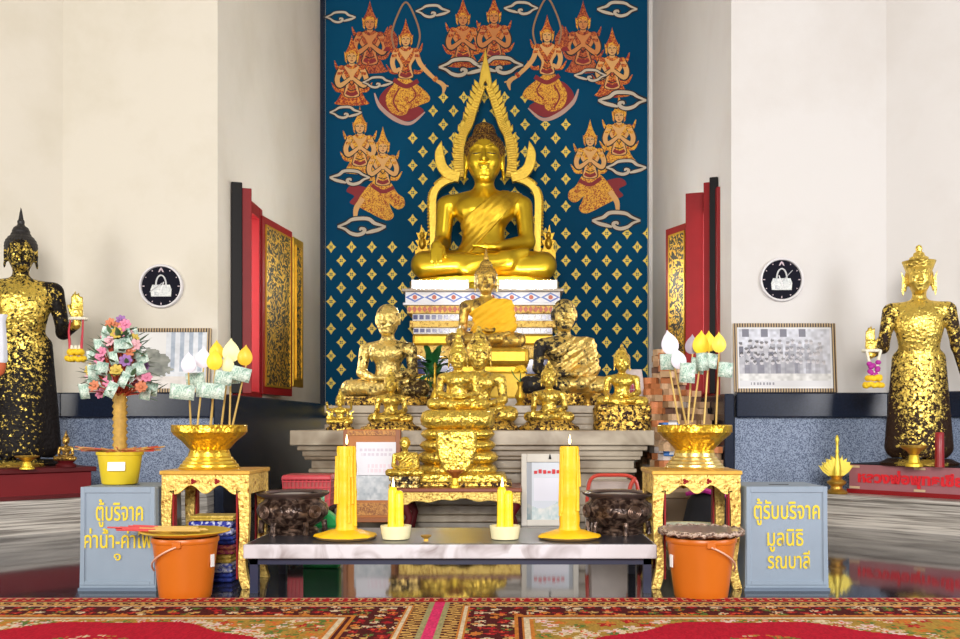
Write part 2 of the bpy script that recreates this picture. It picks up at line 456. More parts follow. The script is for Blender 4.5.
def robe_region(p):
    """band of cloth over the left shoulder, down to the right flank and round the waist"""
    s = (p[2] - .62) - (p[0] + .32) * .72           # diagonal upper hem, rising to viewer's right
    r = np.maximum(s, .36 - p[2])
    r = np.maximum(r, p[2] - 1.16)
    r = np.maximum(r, np.abs(p[0] + .02) - .395)
    return r
def torso_sdf(p, slim=1.0):
    ax = np.abs(p[0]); m = [ax, p[1], p[2]]
    d = d_ell(p, (0, .03, .28), (.36 * slim, .27, .28))
    d = smin(d, d_ell(p, (0, .01, .62), (.255 * slim, .20, .42)), .12)
    d = smin(d, d_ell(p, (0, 0, .93), (.40 * slim, .215, .25)), .12)
    d = smin(d, d_ell(m, (.17, -.15, .90), (.17, .09, .13)), .10)
    return smin(d, d_cap(m, (0, .02, 1.03), (.40 * slim, .02, 1.0), .13, .125), .08)
def sash_sdf(p):
    r = np.maximum((p[2] - (.98 + .81 * p[0])) / 1.29, ((.54 + 1.1 * p[0]) - p[2]) / 1.49)
    r = np.maximum(r, .34 - p[2])
    fold = .004 * np.sin((p[2] - 1.0 * p[0]) * 60)
    return np.maximum(torso_sdf(p) - .022 - fold, r)
def shawl_sdf(p):
    r = (p[2] - (1.04 + .62 * p[0])) / 1.2
    r = np.maximum(r, .30 - p[2])
    r = np.maximum(r, -.40 - p[0])
    r = np.maximum(r, p[2] - 1.15)
    fold = .012 * np.sin((p[2] - .75 * p[0]) * 38 + 2 * p[0])
    body = smin(torso_sdf(p), smin(d_cap(p, (.49, .0, .98), (.54, -.05, .51), .122, .125), d_cap(p, (.54, -.05, .51), (.25, -.30, .40), .125, .09), .05), .10)
    body = smin(body, d_ell(p, (.30, -.02, .68), (.22, .16, .36)), .08)
    return np.maximum(body - .035 - fold, r)

def seated(name, label, cat, loc, s, m_body, mudra='touch', crown=None, monk=False, h=.022, headk=1.0, rz=0.0, hair_mat=None, sash=None, shawl=None, slim=1.0, group=None, curls=26, eyes=False):
    t = thing(name, label, cat, loc, rz, group)
    solid('body', lambda p: seated_sdf(p, mudra, headk, monk, slim), (-1.0, -.72, -.06), (1.0, .42, 1.95), h, m_body, t, s)
    if not monk:
        solid('hair', lambda p: hair_sdf(p, k=headk, crown=crown, curls=curls), (-.34, -.42, 1.3), (.34, .42, 2.5), min(h, .016), hair_mat or m_body, t, s)
    if eyes:
        for sx in (-1, 1):
            mb = MB(); mb.tube([(sx * x * s, y * s, z * s) for x, y, z in ((.035, -.262, 1.583), (.065, -.272, 1.572), (.10, -.268, 1.568), (.135, -.250, 1.574), (.155, -.232, 1.584))], [.003 * s, .008 * s, .009 * s, .007 * s, .002 * s], 6)
            mb.build('eye', mat('dark_eye_line', (.03, .015, .008), .4), t)
        mb = MB(); mb.tube([(x * s, y * s, z * s) for x, y, z in ((-.060, -.262, 1.418), (-.03, -.278, 1.415), (0, -.282, 1.418), (.03, -.278, 1.415), (.060, -.262, 1.418))], .0035 * s, 6); mb.build('mouth_line', mat('dark_eye_line', (.03, .015, .008), .4), t)
    if sash: solid('sash', sash_sdf, (-.6, -.45, .25), (.6, .45, 1.3), .016, sash, t, s)
    if shawl: solid('shawl', shawl_sdf, (-.8, -.6, .2), (.9, .5, 1.3), .018, shawl, t, s)
    return t

# ------------------------------------------------------------------ materials in use
GOLD = mat('polished_gold', (0.70, 0.47, 0.028), .30, .93, .10, 4)
GOLDS = mat('brushed_gold_cloth', (0.55, 0.34, 0.02), .45, .8, .25, 14, bump=.3, bscale=60)
GOLDD = mat('aged_gold', (0.58, 0.36, 0.04), .38, .85, .35, 20, bump=.3, bscale=60)
CURL = leaf('dark_gilt_curls', (0.62, 0.36, 0.06), (0.05, 0.018, 0.010), .40, 40, .4)
LEAFA = leaf('thick_gold_leaf', (0.86, 0.60, 0.10), (0.10, 0.04, 0.010), .70, 20, .30, .09, bump=1.0)
LEAFB = leaf('flaking_gold_leaf', (0.86, 0.60, 0.11), (0.06, 0.025, 0.008), .64, 18, .30, .08, bump=1.0)
LEAFC = leaf('sparse_gold_leaf', (0.86, 0.58, 0.12), (0.022, 0.017, 0.014), .60, 13, .38, .05)
MOUND = leaf('gilt_flecked_plinth', (0.82, 0.52, 0.10), (0.030, 0.012, 0.008), .50, 24, .4, .05, bump=1.0)
YCLOTH = mat('saffron_cloth', (0.84, 0.47, 0.012), .8, 0, .15, 10, bump=.3, bscale=30)
MARB = twotone('streaked_grey_marble', (0.17, 0.15, 0.13), (0.56, 0.52, 0.47), 3.0, .48, .13, .35, stretch=(.6, .6, 26), distort=.5)
MARBL = twotone('pale_stained_marble', (0.19, 0.135, 0.085), (0.46, 0.39, 0.295), 3.0, .46, .14, .3, distort=.6)
GRAN = twotone('blue_grey_granite', (0.07, 0.10, 0.18), (0.29, 0.36, 0.50), 110, .5, .10, .45, distort=0)
GRAND = mat('polished_dark_granite', (0.010, 0.016, 0.036), .24, 0, .5, 60)
RED = mat('red_lacquer', (0.24, 0.007, 0.010), .45, 0, .15, 6, spec=.25)
DRED = mat('dark_red_lacquer', (0.09, 0.005, 0.007), .5, 0, .2, 6, spec=.25)
BLACK = mat('black_lacquer', (0.006, 0.005, 0.006), .5, 0, .1, 6, spec=.2)
CARVED = twotone('carved_gilt_on_black', (0.012, 0.010, 0.008), (0.80, 0.50, 0.07), 6.5, .52, .025, .4, 0, .7, 'noise', 5.0, bump=.6)
GILTCARVE = leaf('carved_gilt_wood', (0.84, 0.60, 0.17), (0.26, 0.09, 0.010), .70, 30, .45, .07, bump=.7, metal=.35, dmetal=.1, bscale=55)
WHITE = mat('white_paper', (0.80, 0.80, 0.80), .7, 0, .03, 5)
NAVY = mat('navy_painted_steel', (0.012, 0.016, 0.05), .4, 0, .1, 8)
WAX = mat('yellow_wax', (0.86, 0.50, 0.006), .45, 0, .12, 12, bump=.3, bscale=25)
CREAM = mat('cream_plastic', (0.80, 0.74, 0.45), .45, 0, .05, 6)
ORANGE = mat('orange_plastic', (0.50, 0.12, 0.006), .38, 0, .05, 4)
NOTE = twotone('pale_green_banknote', (0.20, 0.34, 0.27), (0.62, 0.72, 0.64), 55, .47, .12, .7)
STEM = mat('gilt_stick', (0.62, 0.44, 0.14), .5, .3, .1, 20)
BRASS = mat('worn_brass', (0.55, 0.33, 0.06), .38, .8, .3, 25)

# ------------------------------------------------------------------ setting
def wallmat(name, col, stain):
    m, nt, b = nodemat(name); L = nt.links
    tc = nt.nodes.new('ShaderNodeTexCoord')
    n = nt.nodes.new('ShaderNodeTexNoise'); n.inputs['Scale'].default_value = .9; n.inputs['Detail'].default_value = 6; n.inputs['Roughness'].default_value = .6
    L.new(tc.outputs['Object'], n.inputs['Vector'])
    mr = nt.nodes.new('ShaderNodeMapRange'); mr.inputs[1].default_value = .45; mr.inputs[2].default_value = .75; L.new(n.outputs['Fac'], mr.inputs[0])
    mx = nt.nodes.new('ShaderNodeMix'); mx.data_type = 'RGBA'; mx.inputs[6].default_value = c4(col); mx.inputs[7].default_value = c4(stain)
    L.new(mr.outputs[0], mx.inputs[0]); L.new(mx.outputs[2], b.inputs['Base Color'])
    b.inputs['Roughness'].default_value = .85
    n2 = nt.nodes.new('ShaderNodeTexNoise'); n2.inputs['Scale'].default_value = 60; L.new(tc.outputs['Object'], n2.inputs['Vector'])
    bp = nt.nodes.new('ShaderNodeBump'); bp.inputs['Strength'].default_value = .15; bp.inputs['Distance'].default_value = .004
    L.new(n2.outputs['Fac'], bp.inputs['Height']); L.new(bp.outputs['Normal'], b.inputs['Normal'])
    return m
WALLW = wallmat('warm_plaster', (0.72, 0.675, 0.585), (0.63, 0.58, 0.47))
WALLC = wallmat('cool_plaster', (0.72, 0.70, 0.69), (0.66, 0.63, 0.605))
WALLN = wallmat('niche_plaster', (0.78, 0.74, 0.65), (0.70, 0.655, 0.55))

def floor_material():
    m, nt, b = nodemat('polished_stone_tiles'); L = nt.links
    tc = nt.nodes.new('ShaderNodeTexCoord')
    br = nt.nodes.new('ShaderNodeTexBrick'); br.offset = 0; br.inputs['Scale'].default_value = 1.0
    br.inputs['Brick Width'].default_value = .6; br.inputs['Row Height'].default_value = .6; br.inputs['Mortar Size'].default_value = .003
    br.inputs['Color1'].default_value = (.030, .032, .042, 1); br.inputs['Color2'].default_value = (.042, .042, .050, 1); br.inputs['Mortar'].default_value = (.02, .02, .02, 1)
    L.new(tc.outputs['Object'], br.inputs['Vector'])
    n = nt.nodes.new('ShaderNodeTexNoise'); n.inputs['Scale'].default_value = 90; n.inputs['Detail'].default_value = 4
    L.new(tc.outputs['Object'], n.inputs['Vector'])
    mx = nt.nodes.new('ShaderNodeMix'); mx.data_type = 'RGBA'; mx.blend_type = 'MULTIPLY'; mx.inputs[0].default_value = .6
    L.new(br.outputs['Color'], mx.inputs[6]); L.new(n.outputs['Color'], mx.inputs[7]); L.new(mx.outputs[2], b.inputs['Base Color'])
    b.inputs['Roughness'].default_value = .06; b.inputs['IOR'].default_value = 1.6
    return m
mb = MB(); mb.box(-6.5, 6.5, -3, 14, -.2, 0); struct(mb.build('floor', floor_material(), smooth=0))
DW = 8.6; DB = 13.4; NW = 2.30; OC = 3.69; HT = 7.4
mb = MB(); mb.box(-NW - .25, NW + .25, DB, DB + .25, 0, HT); struct(mb.build('wall_back', WALLN, smooth=0), 'back wall of the niche behind the painted mural')
mb = MB(); mb.box(-6.5, 6.5, 4.0, 14, HT, HT + .2); struct(mb.build('ceiling', WALLN, smooth=0))
WY0, WY1, WZ0, WZ1 = 9.12, 9.98, 1.12, 3.0
for s, nm, ml, mf in ((-1, 'left', WALLN, WALLW), (1, 'right', WALLC, WALLC)):
    a, b_ = sorted((s * NW, s * (NW + .25)))
    mb = MB()
    mb.box(a, b_, DW, WY0, 0, HT); mb.box(a, b_, WY1, DB, 0, HT); mb.box(a, b_, WY0, WY1, 0, WZ0); mb.box(a, b_, WY0, WY1, WZ1, HT)
    struct(mb.build('wall_niche_' + nm, ml, smooth=0), 'plaster side wall of the niche, on the %s' % nm)
    a, b_ = sorted((s * (NW + .25), s * OC))
    mb = MB(); mb.box(a, b_, DW, DW + .25, 0, HT); mb.box(*sorted((s * NW, s * (NW + .25))), DW - .001, DW, 0, HT)
    struct(mb.build('wall_' + nm, mf, smooth=0), 'plaster wall on the %s of the niche' % nm)
    mb = MB(); L0 = 3.4
    q = [(s * OC, DW), (s * (OC + L0 * .7071), DW - L0 * .7071), (s * (OC + L0 * .7071 + .2), DW - L0 * .7071 + .2), (s * (OC + .001), DW + .25)]
    mb.slab(q, 0, HT); struct(mb.build('wall_far_' + nm, mf, smooth=0), 'angled plaster wall behind the standing statue on the %s' % nm)
    # granite dado: grey face below, polished dark ledge above
    mb = MB(); a, b_ = sorted((s * (NW + .02), s * (OC - .03)))
    mb.box(a, b_, DW - .06, DW - .002, .24, .89)
    mb.slab([(s * (OC - .03), DW - .06), (s * (OC - .03 + 2.3), DW - 2.36), (s * (OC + 2.3), DW - 2.32), (s * OC, DW - .003)], .24, .89)
    struct(mb.build('trim_' + str(1 if s < 0 else 2), GRAN, smooth=0), 'speckled blue grey granite facing low on the %s wall' % nm)
    mb = MB()
    mb.box(a, b_, DW - .13, DW - .002, .89, 1.11)
    mb.slab([(s * (OC - .05), DW - .13), (s * (OC - .05 + 2.3), DW - 2.43), (s * (OC + 2.3), DW - 2.32), (s * OC, DW - .003)], .89, 1.11)
    a, b_ = sorted((s * (NW - .09), s * (NW - .001)))
    mb.box(a, b_, DW - .13, DB - .1, .0, 1.10)
    struct(mb.build('trim_' + str(3 if s < 0 else 4), GRAND, smooth=0, bevel=.012), 'polished dark granite ledge along the %s wall' % nm)
    mb = MB(); a, b_ = sorted((s * (NW - .05), s * (NW - .001))); mb.box(a, b_, DB - .12, DB - .001, 1.1, HT)
    struct(mb.build('trim_' + str(5 if s < 0 else 6), GRAND if s < 0 else WALLC, smooth=0), 'narrow strip in the %s corner beside the mural' % nm)
    # low stone platform running diagonally along the angled wall
    S = 10.56 if s < 0 else 10.83
    def dg(x): return S - abs(x)
    mb = MB()
    for k, (z0, z1, ins) in enumerate(((0, .035, 0), (.035, .075, .012), (.075, .13, .03), (.13, .19, .022), (.19, .225, .012), (.225, .258, -.012))):
        i2 = ins * 1.414
        mb.slab([(s * (NW + .0), DW - .07), (s * NW, dg(NW) + i2), (s * 4.6, dg(4.6) + i2), (s * 5.2, dg(4.6) + i2), (s * 5.2, 6.95), (s * (OC - .02), DW - .07)], z0, z1)
    struct(mb.build('trim_' + str(7 if s < 0 else 8), MARB, smooth=0), 'low streaked marble platform along the angled wall on the %s' % nm)

# windows in the niche walls with folding lacquered shutters
def shutter(parent, s, y0, x0, y1, x1, carved=True, mats=(RED, BLACK), z0=1.14, z1=3.0):
    """a leaf from (x0,y0) at its hinge to (x1,y1)"""
    L0 = math.hypot(x1 - x0, y1 - y0); a = math.atan2(y1 - y0, x1 - x0)
    mb = MB(); mb.box(0, L0, -.02, .02, z0, z1)
    o = mb.build('shutter', mats[0], parent, (x0, y0, 0), (0, 0, a), smooth=0, bevel=.006)
    if carved:
        mb = MB(); sy = -1
        mb.box(.09, L0 - .09, sy * .028, sy * .02, z0 + .10, z1 - .10)
        mb.build('carved_panel', CARVED, o, smooth=0)
        mb = MB(); w = .014
        for (u0, u1, v0, v1) in ((.075, .09, z0 + .08, z1 - .08), (L0 - .09, L0 - .075, z0 + .08, z1 - .08), (.075, L0 - .075, z0 + .08, z0 + .10), (.075, L0 - .075, z1 - .10, z1 - .08)):
            mb.box(u0, u1, sy * .034, sy * .02, v0, v1)
        mb.build('panel_border', GOLDD, o, smooth=0)
    return o
for s, nm in ((-1, 'left'), (1, 'right')):
    w = thing('window_%d' % (1 if s < 0 else 2), 'red framed window with open gilt carved shutters in the %s niche wall' % nm, 'window', (0, 0, 0)); w['kind'] = 'structure'
    mb = MB(); xi = s * (NW - .03); xo = s * (NW + .20)
    a, b_ = sorted((xi, xo))
    mb.box(a, b_, WY0 - .07, WY0 + .05, WZ0 - .05, WZ1 + .07); mb.box(a, b_, WY1 - .05, WY1 + .07, WZ0 - .05, WZ1 + .07)
    mb.box(a, b_, WY0 + .05, WY1 - .05, WZ1 - .05, WZ1 + .07); mb.box(a, b_, WY0 + .05, WY1 - .05, WZ0 - .05, WZ0 + .04)
    mb.build('window_frame', RED, w, smooth=0, bevel=.006)
    X = s * (NW - .02)
    def pt(dx, y): return (y, s * (NW - dx))
    if s < 0:
        # near leaves folded, shaded edge coloured in as a black leaf; far leaves swung out over the wall
        shutter(w, s, 9.00, -NW + .005, 9.03, -NW + .10, False, (BLACK, BLACK), 1.12, 3.1)
        shutter(w, s, 9.06, -NW + .03, 9.10, -NW + .17, False, (RED, RED), 1.12, 3.06)
        shutter(w, s, 9.98, -NW + .03, 10.86, -NW + .14, True)
        shutter(w, s, 10.87, -NW + .15, 11.22, -NW + .19, True, (GOLDD, BLACK), 1.25, 2.95)
    else:
        shutter(w, s, 9.16, NW - .075, 9.13, NW - .005, False, (BLACK, BLACK), 1.12, 3.18)
        shutter(w, s, 9.36, NW - .09, 9.33, NW - .03, False, (RED, RED), 1.12, 3.18)
        shutter(w, s, 9.72, NW - .20, 9.66, NW - .03, False, (RED, RED), 1.12, 3.16)
        shutter(w, s, 10.74, NW - .22, 10.30, NW - .04, True)

# ------------------------------------------------------------------ the painted mural
MUY = DB - .012
mural = MB()
mural.box(-NW + .055, NW - .055, MUY, DB - .001, .9, HT - .02)
def murmat():
    m, nt, b = nodemat('deep_blue_paint'); L = nt.links
    tc = nt.nodes.new('ShaderNodeTexCoord'); n = nt.nodes.new('ShaderNodeTexNoise'); n.inputs['Scale'].default_value = .8; n.inputs['Detail'].default_value = 5
    L.new(tc.outputs['Object'], n.inputs['Vector'])
    mx = nt.nodes.new('ShaderNodeMix'); mx.data_type = 'RGBA'; mx.inputs[6].default_value = (.002, .048, .125, 1); mx.inputs[7].default_value = (.002, .085, .185, 1)
    L.new(n.outputs['Fac'], mx.inputs[0]); L.new(mx.outputs[2], b.inputs['Base Color']); b.inputs['Roughness'].default_value = .7; b.inputs['Specular IOR Level'].default_value = .08
    return m
MUR = tag(mural.build('mural_painting', murmat(), smooth=0), 'deep blue wall mural of praying celestial figures, clouds and gold blossoms', 'mural')
def M2(px, py): return (XP(px, DB), ZP(py, DB))
PXW = DB / F
class Paint:
    """flat painted shapes, laid in order on the mural plane; coordinates are photo-plane pixels of the mural"""
    def __init__(self, level=0): self.mb = MB(); self.k = 0; self.mats = []; self.y0 = MUY - .001 - .005 * level
    def poly(self, pts, material):
        if material not in self.mats: self.mats.append(material)
        self.mb.mi = self.mats.index(material); self.k += 1
        y = self.y0 - .00008 * self.k
        q = [M2(*p) for p in pts]
        area = sum(q[i][0] * q[(i + 1) % len(q)][1] - q[(i + 1) % len(q)][0] * q[i][1] for i in range(len(q)))
        if area < 0: q.reverse()
        self.mb.add([(x, y, z) for x, z in q], [tuple(range(len(q)))])
    def stroke(self, pts, w, material, n=6):
        sm = catmull([tuple(p) for p in pts], n) if len(pts) > 2 else pts
        if isinstance(w, (list, tuple)):
            ws = [float(np.interp(i / (len(sm) - 1), np.linspace(0, 1, len(w)), w)) for i in range(len(sm))]
        else: ws = [w] * len(sm)
        Lh, Rh = strokepoly(sm, ws)
        if material not in self.mats: self.mats.append(material)
        self.mb.mi = self.mats.index(material); self.k += 1
        y = self.y0 - .00008 * self.k
        vs = []; fs = []
        for a, b in zip(Lh, Rh):
            x, z = M2(*a); vs.append((x, y, z)); x, z = M2(*b); vs.append((x, y, z))
        for i in range(len(Lh) - 1): fs.append((2 * i, 2 * i + 1, 2 * i + 3, 2 * i + 2))
        self.mb.add(vs, fs)
    def ell(self, cx, cy, rx, ry, material, n=20):
        self.poly([(cx + rx * math.cos(2 * PI * i / n), cy + ry * math.sin(2 * PI * i / n)) for i in range(n)], material)
    def done(self, name, label=None):
        o = self.mb.build(name, self.mats, MUR, smooth=0)
        if label: o['label'] = label
        return o
SKIN = mat('painted_pale_gold_skin', (0.78, 0.43, 0.15), .6, 0, .1, 20)
SKINR = mat('painted_red_gold_skin', (0.66, 0.25, 0.07), .6, 0, .1, 20)
BROC = twotone('painted_red_gold_brocade', (0.36, 0.020, 0.008), (0.84, 0.30, 0.03), 26, .53, .06, .6, distort=2)
BROCY = twotone('painted_yellow_brocade', (0.42, 0.06, 0.010), (0.88, 0.47, 0.04), 26, .47, .06, .6, distort=2)
BROCD = twotone('painted_dark_red_brocade', (0.20, 0.010, 0.008), (0.60, 0.14, 0.03), 26, .50, .06, .6, distort=2)
MRED = mat('painted_crimson', (0.26, 0.012, 0.02), .6, 0, .1, 20)
CLOUD = mat('painted_cream_cloud', (0.62, 0.54, 0.43), .6, 0, .08, 10)
CLOUDP = mat('painted_pink_cloud', (0.55, 0.36, 0.30), .6, 0, .08, 10)
INK = mat('painted_ink', (0.012, 0.008, 0.012), .6, 0, .1, 10)
MGOLD = mat('painted_gold', (0.84, 0.64, 0.10), .5, .2, .12, 30)
HALO = mat('painted_dim_gold_line', (0.36, 0.20, 0.10), .6, 0, .1, 20)

def cloud(cx, cy, w, flip=1, curl=True, material=None, label=None):
    p = Paint(3); m = material or CLOUD; k = w / 34.0
    def Q(l): return [(cx + flip * x * k, cy + y * k * .82) for x, y in l]
    top = [(-17, 0), (-11, -3), (-7, -6), (-1, -7), (5, -6.5), (9, -3), (13, -1.5), (17, 0)]
    bot = [(-17, 0), (-12, 2), (-8, 5.5), (-3, 7), (1, 5.5), (2, 2.5), (-.6, 1.6), (-1.2, 3.5)]
    bot2 = [(17, 0), (12, 2.6), (7, 4.2), (3, 5.4)]
    for l in (top, bot, bot2): p.stroke(Q(l), 3.9 * k, INK)
    for l in (top, bot, bot2): p.stroke(Q(l), [1.2 * k, 2.5 * k, 2.6 * k, 1.2 * k], m)
    return p.done('painted_cloud', label)

def deity(hx, hy, s, mode='half', flip=1, skin=SKIN, broc=BROC, halo=False, tilt=0, extra=None, label=None, level=0):
    """s = head half height in pixels; flip mirrors; y runs downwards"""
    p = Paint(level)
    def Q(l): return [(hx + flip * (x + tilt * y * .1) * s, hy + y * s) for x, y in l]
    def E(x, y, rx, ry, m): p.poly(Q([(x + rx * math.cos(2 * PI * i / 18), y + ry * math.sin(2 * PI * i / 18)) for i in range(18)]), m)
    if halo:
        p.stroke(Q([(-2.0, 1.6), (-2.5, -1.0), (-1.6, -4.2), (0, -6.8), (1.6, -4.2), (2.5, -1.0), (2.0, 1.6)]), .32 * s, HALO)
    # flame tips at shoulder and hip
    for sx in (-1, 1):
        p.stroke(Q([(sx * 1.7, 2.2), (sx * 2.5, 1.8), (sx * 3.0, .5)]), [.7 * s, .6 * s, .1 * s], broc)
        p.stroke(Q([(sx * 1.4, 5.6), (sx * 2.6, 5.6), (sx * 3.5, 4.3)]), [.8 * s, .6 * s, .1 * s], broc)
    # lower body
    if mode == 'half':
        p.poly(Q(catmull([(-1.2, 5), (-2.4, 7.2), (-2.9, 8.0), (0, 8.3), (2.9, 8.0), (2.4, 7.2), (1.2, 5)], 4)), broc)
    elif mode == 'kneel':
        p.poly(Q(catmull([(-2.4, 7.6), (-5.4, 6.8), (-6.6, 7.9), (-5.2, 8.8), (-6.0, 10.0), (-4.0, 10.6), (-2.0, 9.6)], 5, True)), MRED)
        p.poly(Q(catmull([(-1.6, 6.0), (-3.8, 8.4), (-4.6, 10.4), (-2.4, 11.8), (.6, 13.2), (2.0, 12.4), (1.2, 10.2), (1.0, 6)], 5, True)), BROCY)
        p.poly(Q(catmull([(-.6, 7.0), (1.0, 9.8), (2.6, 11.2), (3.9, 10.6), (3.8, 9.2), (2.6, 8.2), (1.2, 6.2)], 5, True)), BROCY)
        p.stroke(Q([(-3.6, 9.2), (-4.8, 11.0), (-5.0, 12.8)]), [.9 * s, 1.0 * s, .6 * s], skin)
        p.stroke(Q([(-2.0, 6.8), (0, 8.0), (2.0, 7.2)]), .7 * s, MRED)
    elif mode == 'fly':
        p.poly(Q(catmull([(-2.0, 8), (-4.4, 9.6), (-4.6, 11.6), (-2.2, 13.6), (.6, 14.4), (3.2, 12.6), (1.0, 11)], 5, True)), MRED)
        p.stroke(Q([(-5.6, 9.4), (-4.6, 11.8), (-2.0, 14.0), (.8, 14.8), (3.4, 12.8)]), [.2 * s, .7 * s, .8 * s, .6 * s, .2 * s], CLOUDP)
        p.poly(Q(catmull([(-1.0, 6.4), (-2.6, 8.4), (-3.6, 10.4), (-2.8, 12.6), (-1.0, 13.4), (.4, 12.6), (.2, 9.6), (.6, 7)], 5, True)), BROCY)
        p.stroke(Q([(-1.2, 8.6), (-2.2, 10.8), (-1.2, 12.8)]), .3 * s, MRED)
        p.poly(Q(catmull([(.2, 6.8), (2.2, 8.0), (4.0, 9.6), (4.2, 10.8), (2.6, 11.5), (.6, 12.2), (-.8, 11.4), (.2, 9.4)], 5, True)), BROCY)
        p.stroke(Q([(1.0, 8.2), (1.8, 9.8), (.6, 11.2)]), .25 * s, MRED)
        p.stroke(Q([(-2.2, 7.0), (0, 8.2), (2.2, 7.2)]), .8 * s, MRED)
    # torso and arms
    p.poly(Q(catmull([(-.5, 1.05), (-2.05, 1.75), (-1.85, 3.2), (-1.1, 4.6), (-1.35, 6.7), (1.35, 6.7), (1.1, 4.6), (1.85, 3.2), (2.05, 1.75), (.5, 1.05)], 4, True)), INK)
    p.poly(Q(catmull([(-.5, 1.2), (-1.9, 1.9), (-1.7, 3.2), (-.95, 4.6), (-1.2, 6.6), (1.2, 6.6), (.95, 4.6), (1.7, 3.2), (1.9, 1.9), (.5, 1.2)], 4, True)), skin)
    p.poly(Q([(-1.3, 1.7), (0, 3.6), (1.3, 1.7), (1.5, 2.4), (.5, 4.4), (.9, 6.4), (-.9, 6.4), (-.5, 4.4), (-1.5, 2.4)]), broc)
    if mode == 'fly':
        p.stroke(Q([(1.8, 2.0), (2.6, 4.2), (4.4, 6.2), (6.0, 7.6)]), [.95 * s, .85 * s, .75 * s, .5 * s], skin)
        p.stroke(Q([(5.8, 7.3), (6.8, 8.2), (6.6, 9.6)]), [.6 * s, .9 * s, .15 * s], skin)
        p.stroke(Q([(6.4, 7.8), (7.6, 8.2)]), .25 * s, skin)
        p.stroke(Q([(-1.8, 2.0), (-2.4, 3.8), (-1.9, 5.4), (-1.0, 5.0)]), [.95 * s, .85 * s, .8 * s, .5 * s], skin)
        p.stroke(Q([(5.0, 6.7), (5.5, 7.1)]), .95 * s, broc)
    else:
        for sx in (-1, 1):
            p.stroke(Q([(sx * 1.8, 1.9), (sx * 2.55, 3.7), (sx * 2.05, 4.9), (sx * .25, 3.6)]), [1.25 * s, 1.15 * s, 1.1 * s, .8 * s], INK)
            p.stroke(Q([(sx * 1.8, 2.0), (sx * 2.5, 3.7), (sx * 2.0, 4.8), (sx * .25, 3.6)]), [.95 * s, .85 * s, .8 * s, .5 * s], skin)
        E(0, 3.2, .34, .75, skin)
    for sx in (-1, 1):
        p.stroke(Q([(sx * 1.6, 2.7), (sx * 2.5, 2.8)]), .5 * s, broc)
        E(sx * 1.75, 1.75, .55, .4, broc)
    p.stroke(Q([(-1.0, 6.0), (0, 6.4), (1.0, 6.0)]), .6 * s, MRED)
    for l in ([(-.4, 4.2), (0, 4.8), (.4, 4.2)], [(-.8, 5.4), (0, 5.7), (.8, 5.4)]): p.stroke(Q(l), .16 * s, INK, 3)
    p.poly(Q([(-.42, .6), (-.5, 1.5), (.5, 1.5), (.42, .6)]), skin)
    p.stroke(Q([(-.9, 1.3), (0, 1.75), (.9, 1.3)]), .5 * s, broc)
    # crown, head, face
    p.poly(Q([(-1.15, .3), (-1.3, -.6), (-.95, -1.1), (-.55, -1.9), (-.36, -2.5), (-.12, -3.3), (0, -3.9), (.12, -3.3), (.36, -2.5), (.55, -1.9), (.95, -1.1), (1.3, -.6), (1.15, .3)]), broc)
    E(0, -.05, .90, 1.17, INK)
    E(0, -.05, .78, 1.05, skin)
    p.poly(Q([(-.82, -.45), (-.6, -1.0), (0, -1.25), (.6, -1.0), (.82, -.45), (0, -.75)]), BROCY)
    for sx in (-1, 1):
        p.stroke(Q([(sx * .16, -.18), (sx * .38, -.32), (sx * .6, -.16)]), .13 * s, INK, 3)
        p.poly(Q([(sx * .85, -.5), (sx * 1.3, -1.0), (sx * 1.15, .6), (sx * .85, 1.0)]), BROCY)
    p.stroke(Q([(.02, -.1), (.1, .22), (-.06, .28)]), .09 * s, MRED, 3)
    p.stroke(Q([(-.22, .55), (0, .6), (.22, .55)]), .16 * s, MRED, 3)
    if extra: extra(p, Q, s)
    return p.done('painted_deity', label)

def tray(p, Q, s):
    p.poly(Q([(2.2, 4.6), (2.6, 3.9), (4.4, 3.9), (4.8, 4.6)]), MRED)
    p.poly(Q(catmull([(2.5, 3.9), (2.3, 2.6), (3.0, 1.2), (3.5, .2), (4.0, 1.2), (4.7, 2.6), (4.5, 3.9)], 4)), BROCD)
# upper rows, then the lower pair
deity(370, 24, 6.0, 'half', 1, SKINR, BROCD, extra=tray)
deity(583, 24, 6.0, 'half', -1, SKINR, BROCD, extra=tray)
deity(352, 58, 5.8, 'half', 1, SKIN, BROC, level=1)
deity(612, 50, 5.8, 'half', -1, SKIN, BROC, level=1)
deity(463, 20, 5.8, 'half', 1, SKINR, BROC)
deity(494, 18, 5.8, 'half', -1, SKINR, BROC, level=1)
deity(406, 41, 5.6, 'fly', 1, SKIN, BROC, True, level=2)
deity(547, 37, 5.6, 'fly', -1, SKIN, BROC, True, level=2)
deity(360, 128, 5.6, 'half', 1, SKIN, BROCY)
deity(619, 117, 5.6, 'half', -1, SKIN, BROCY)
deity(383, 148, 5.5, 'kneel', 1, SKIN, BROCY, level=1)
deity(590, 141, 5.5, 'kneel', -1, SKIN, BROCY, level=1)
for a in ((341, 18, 30, 1), (433, 12, 34, 1), (521, 9, 34, -1), (617, 10, 40, -1), (346, 113, 32, 1), (463, 68, 48, 1), (500, 66, 46, -1), (378, 83, 30, 1), (590, 76, 32, -1), (622, 101, 48, -1),
          (350, 178, 40, -1), (626, 168, 40, 1), (362, 227, 48, 1), (616, 221, 48, -1)):
    cloud(*a)
fl = Paint()
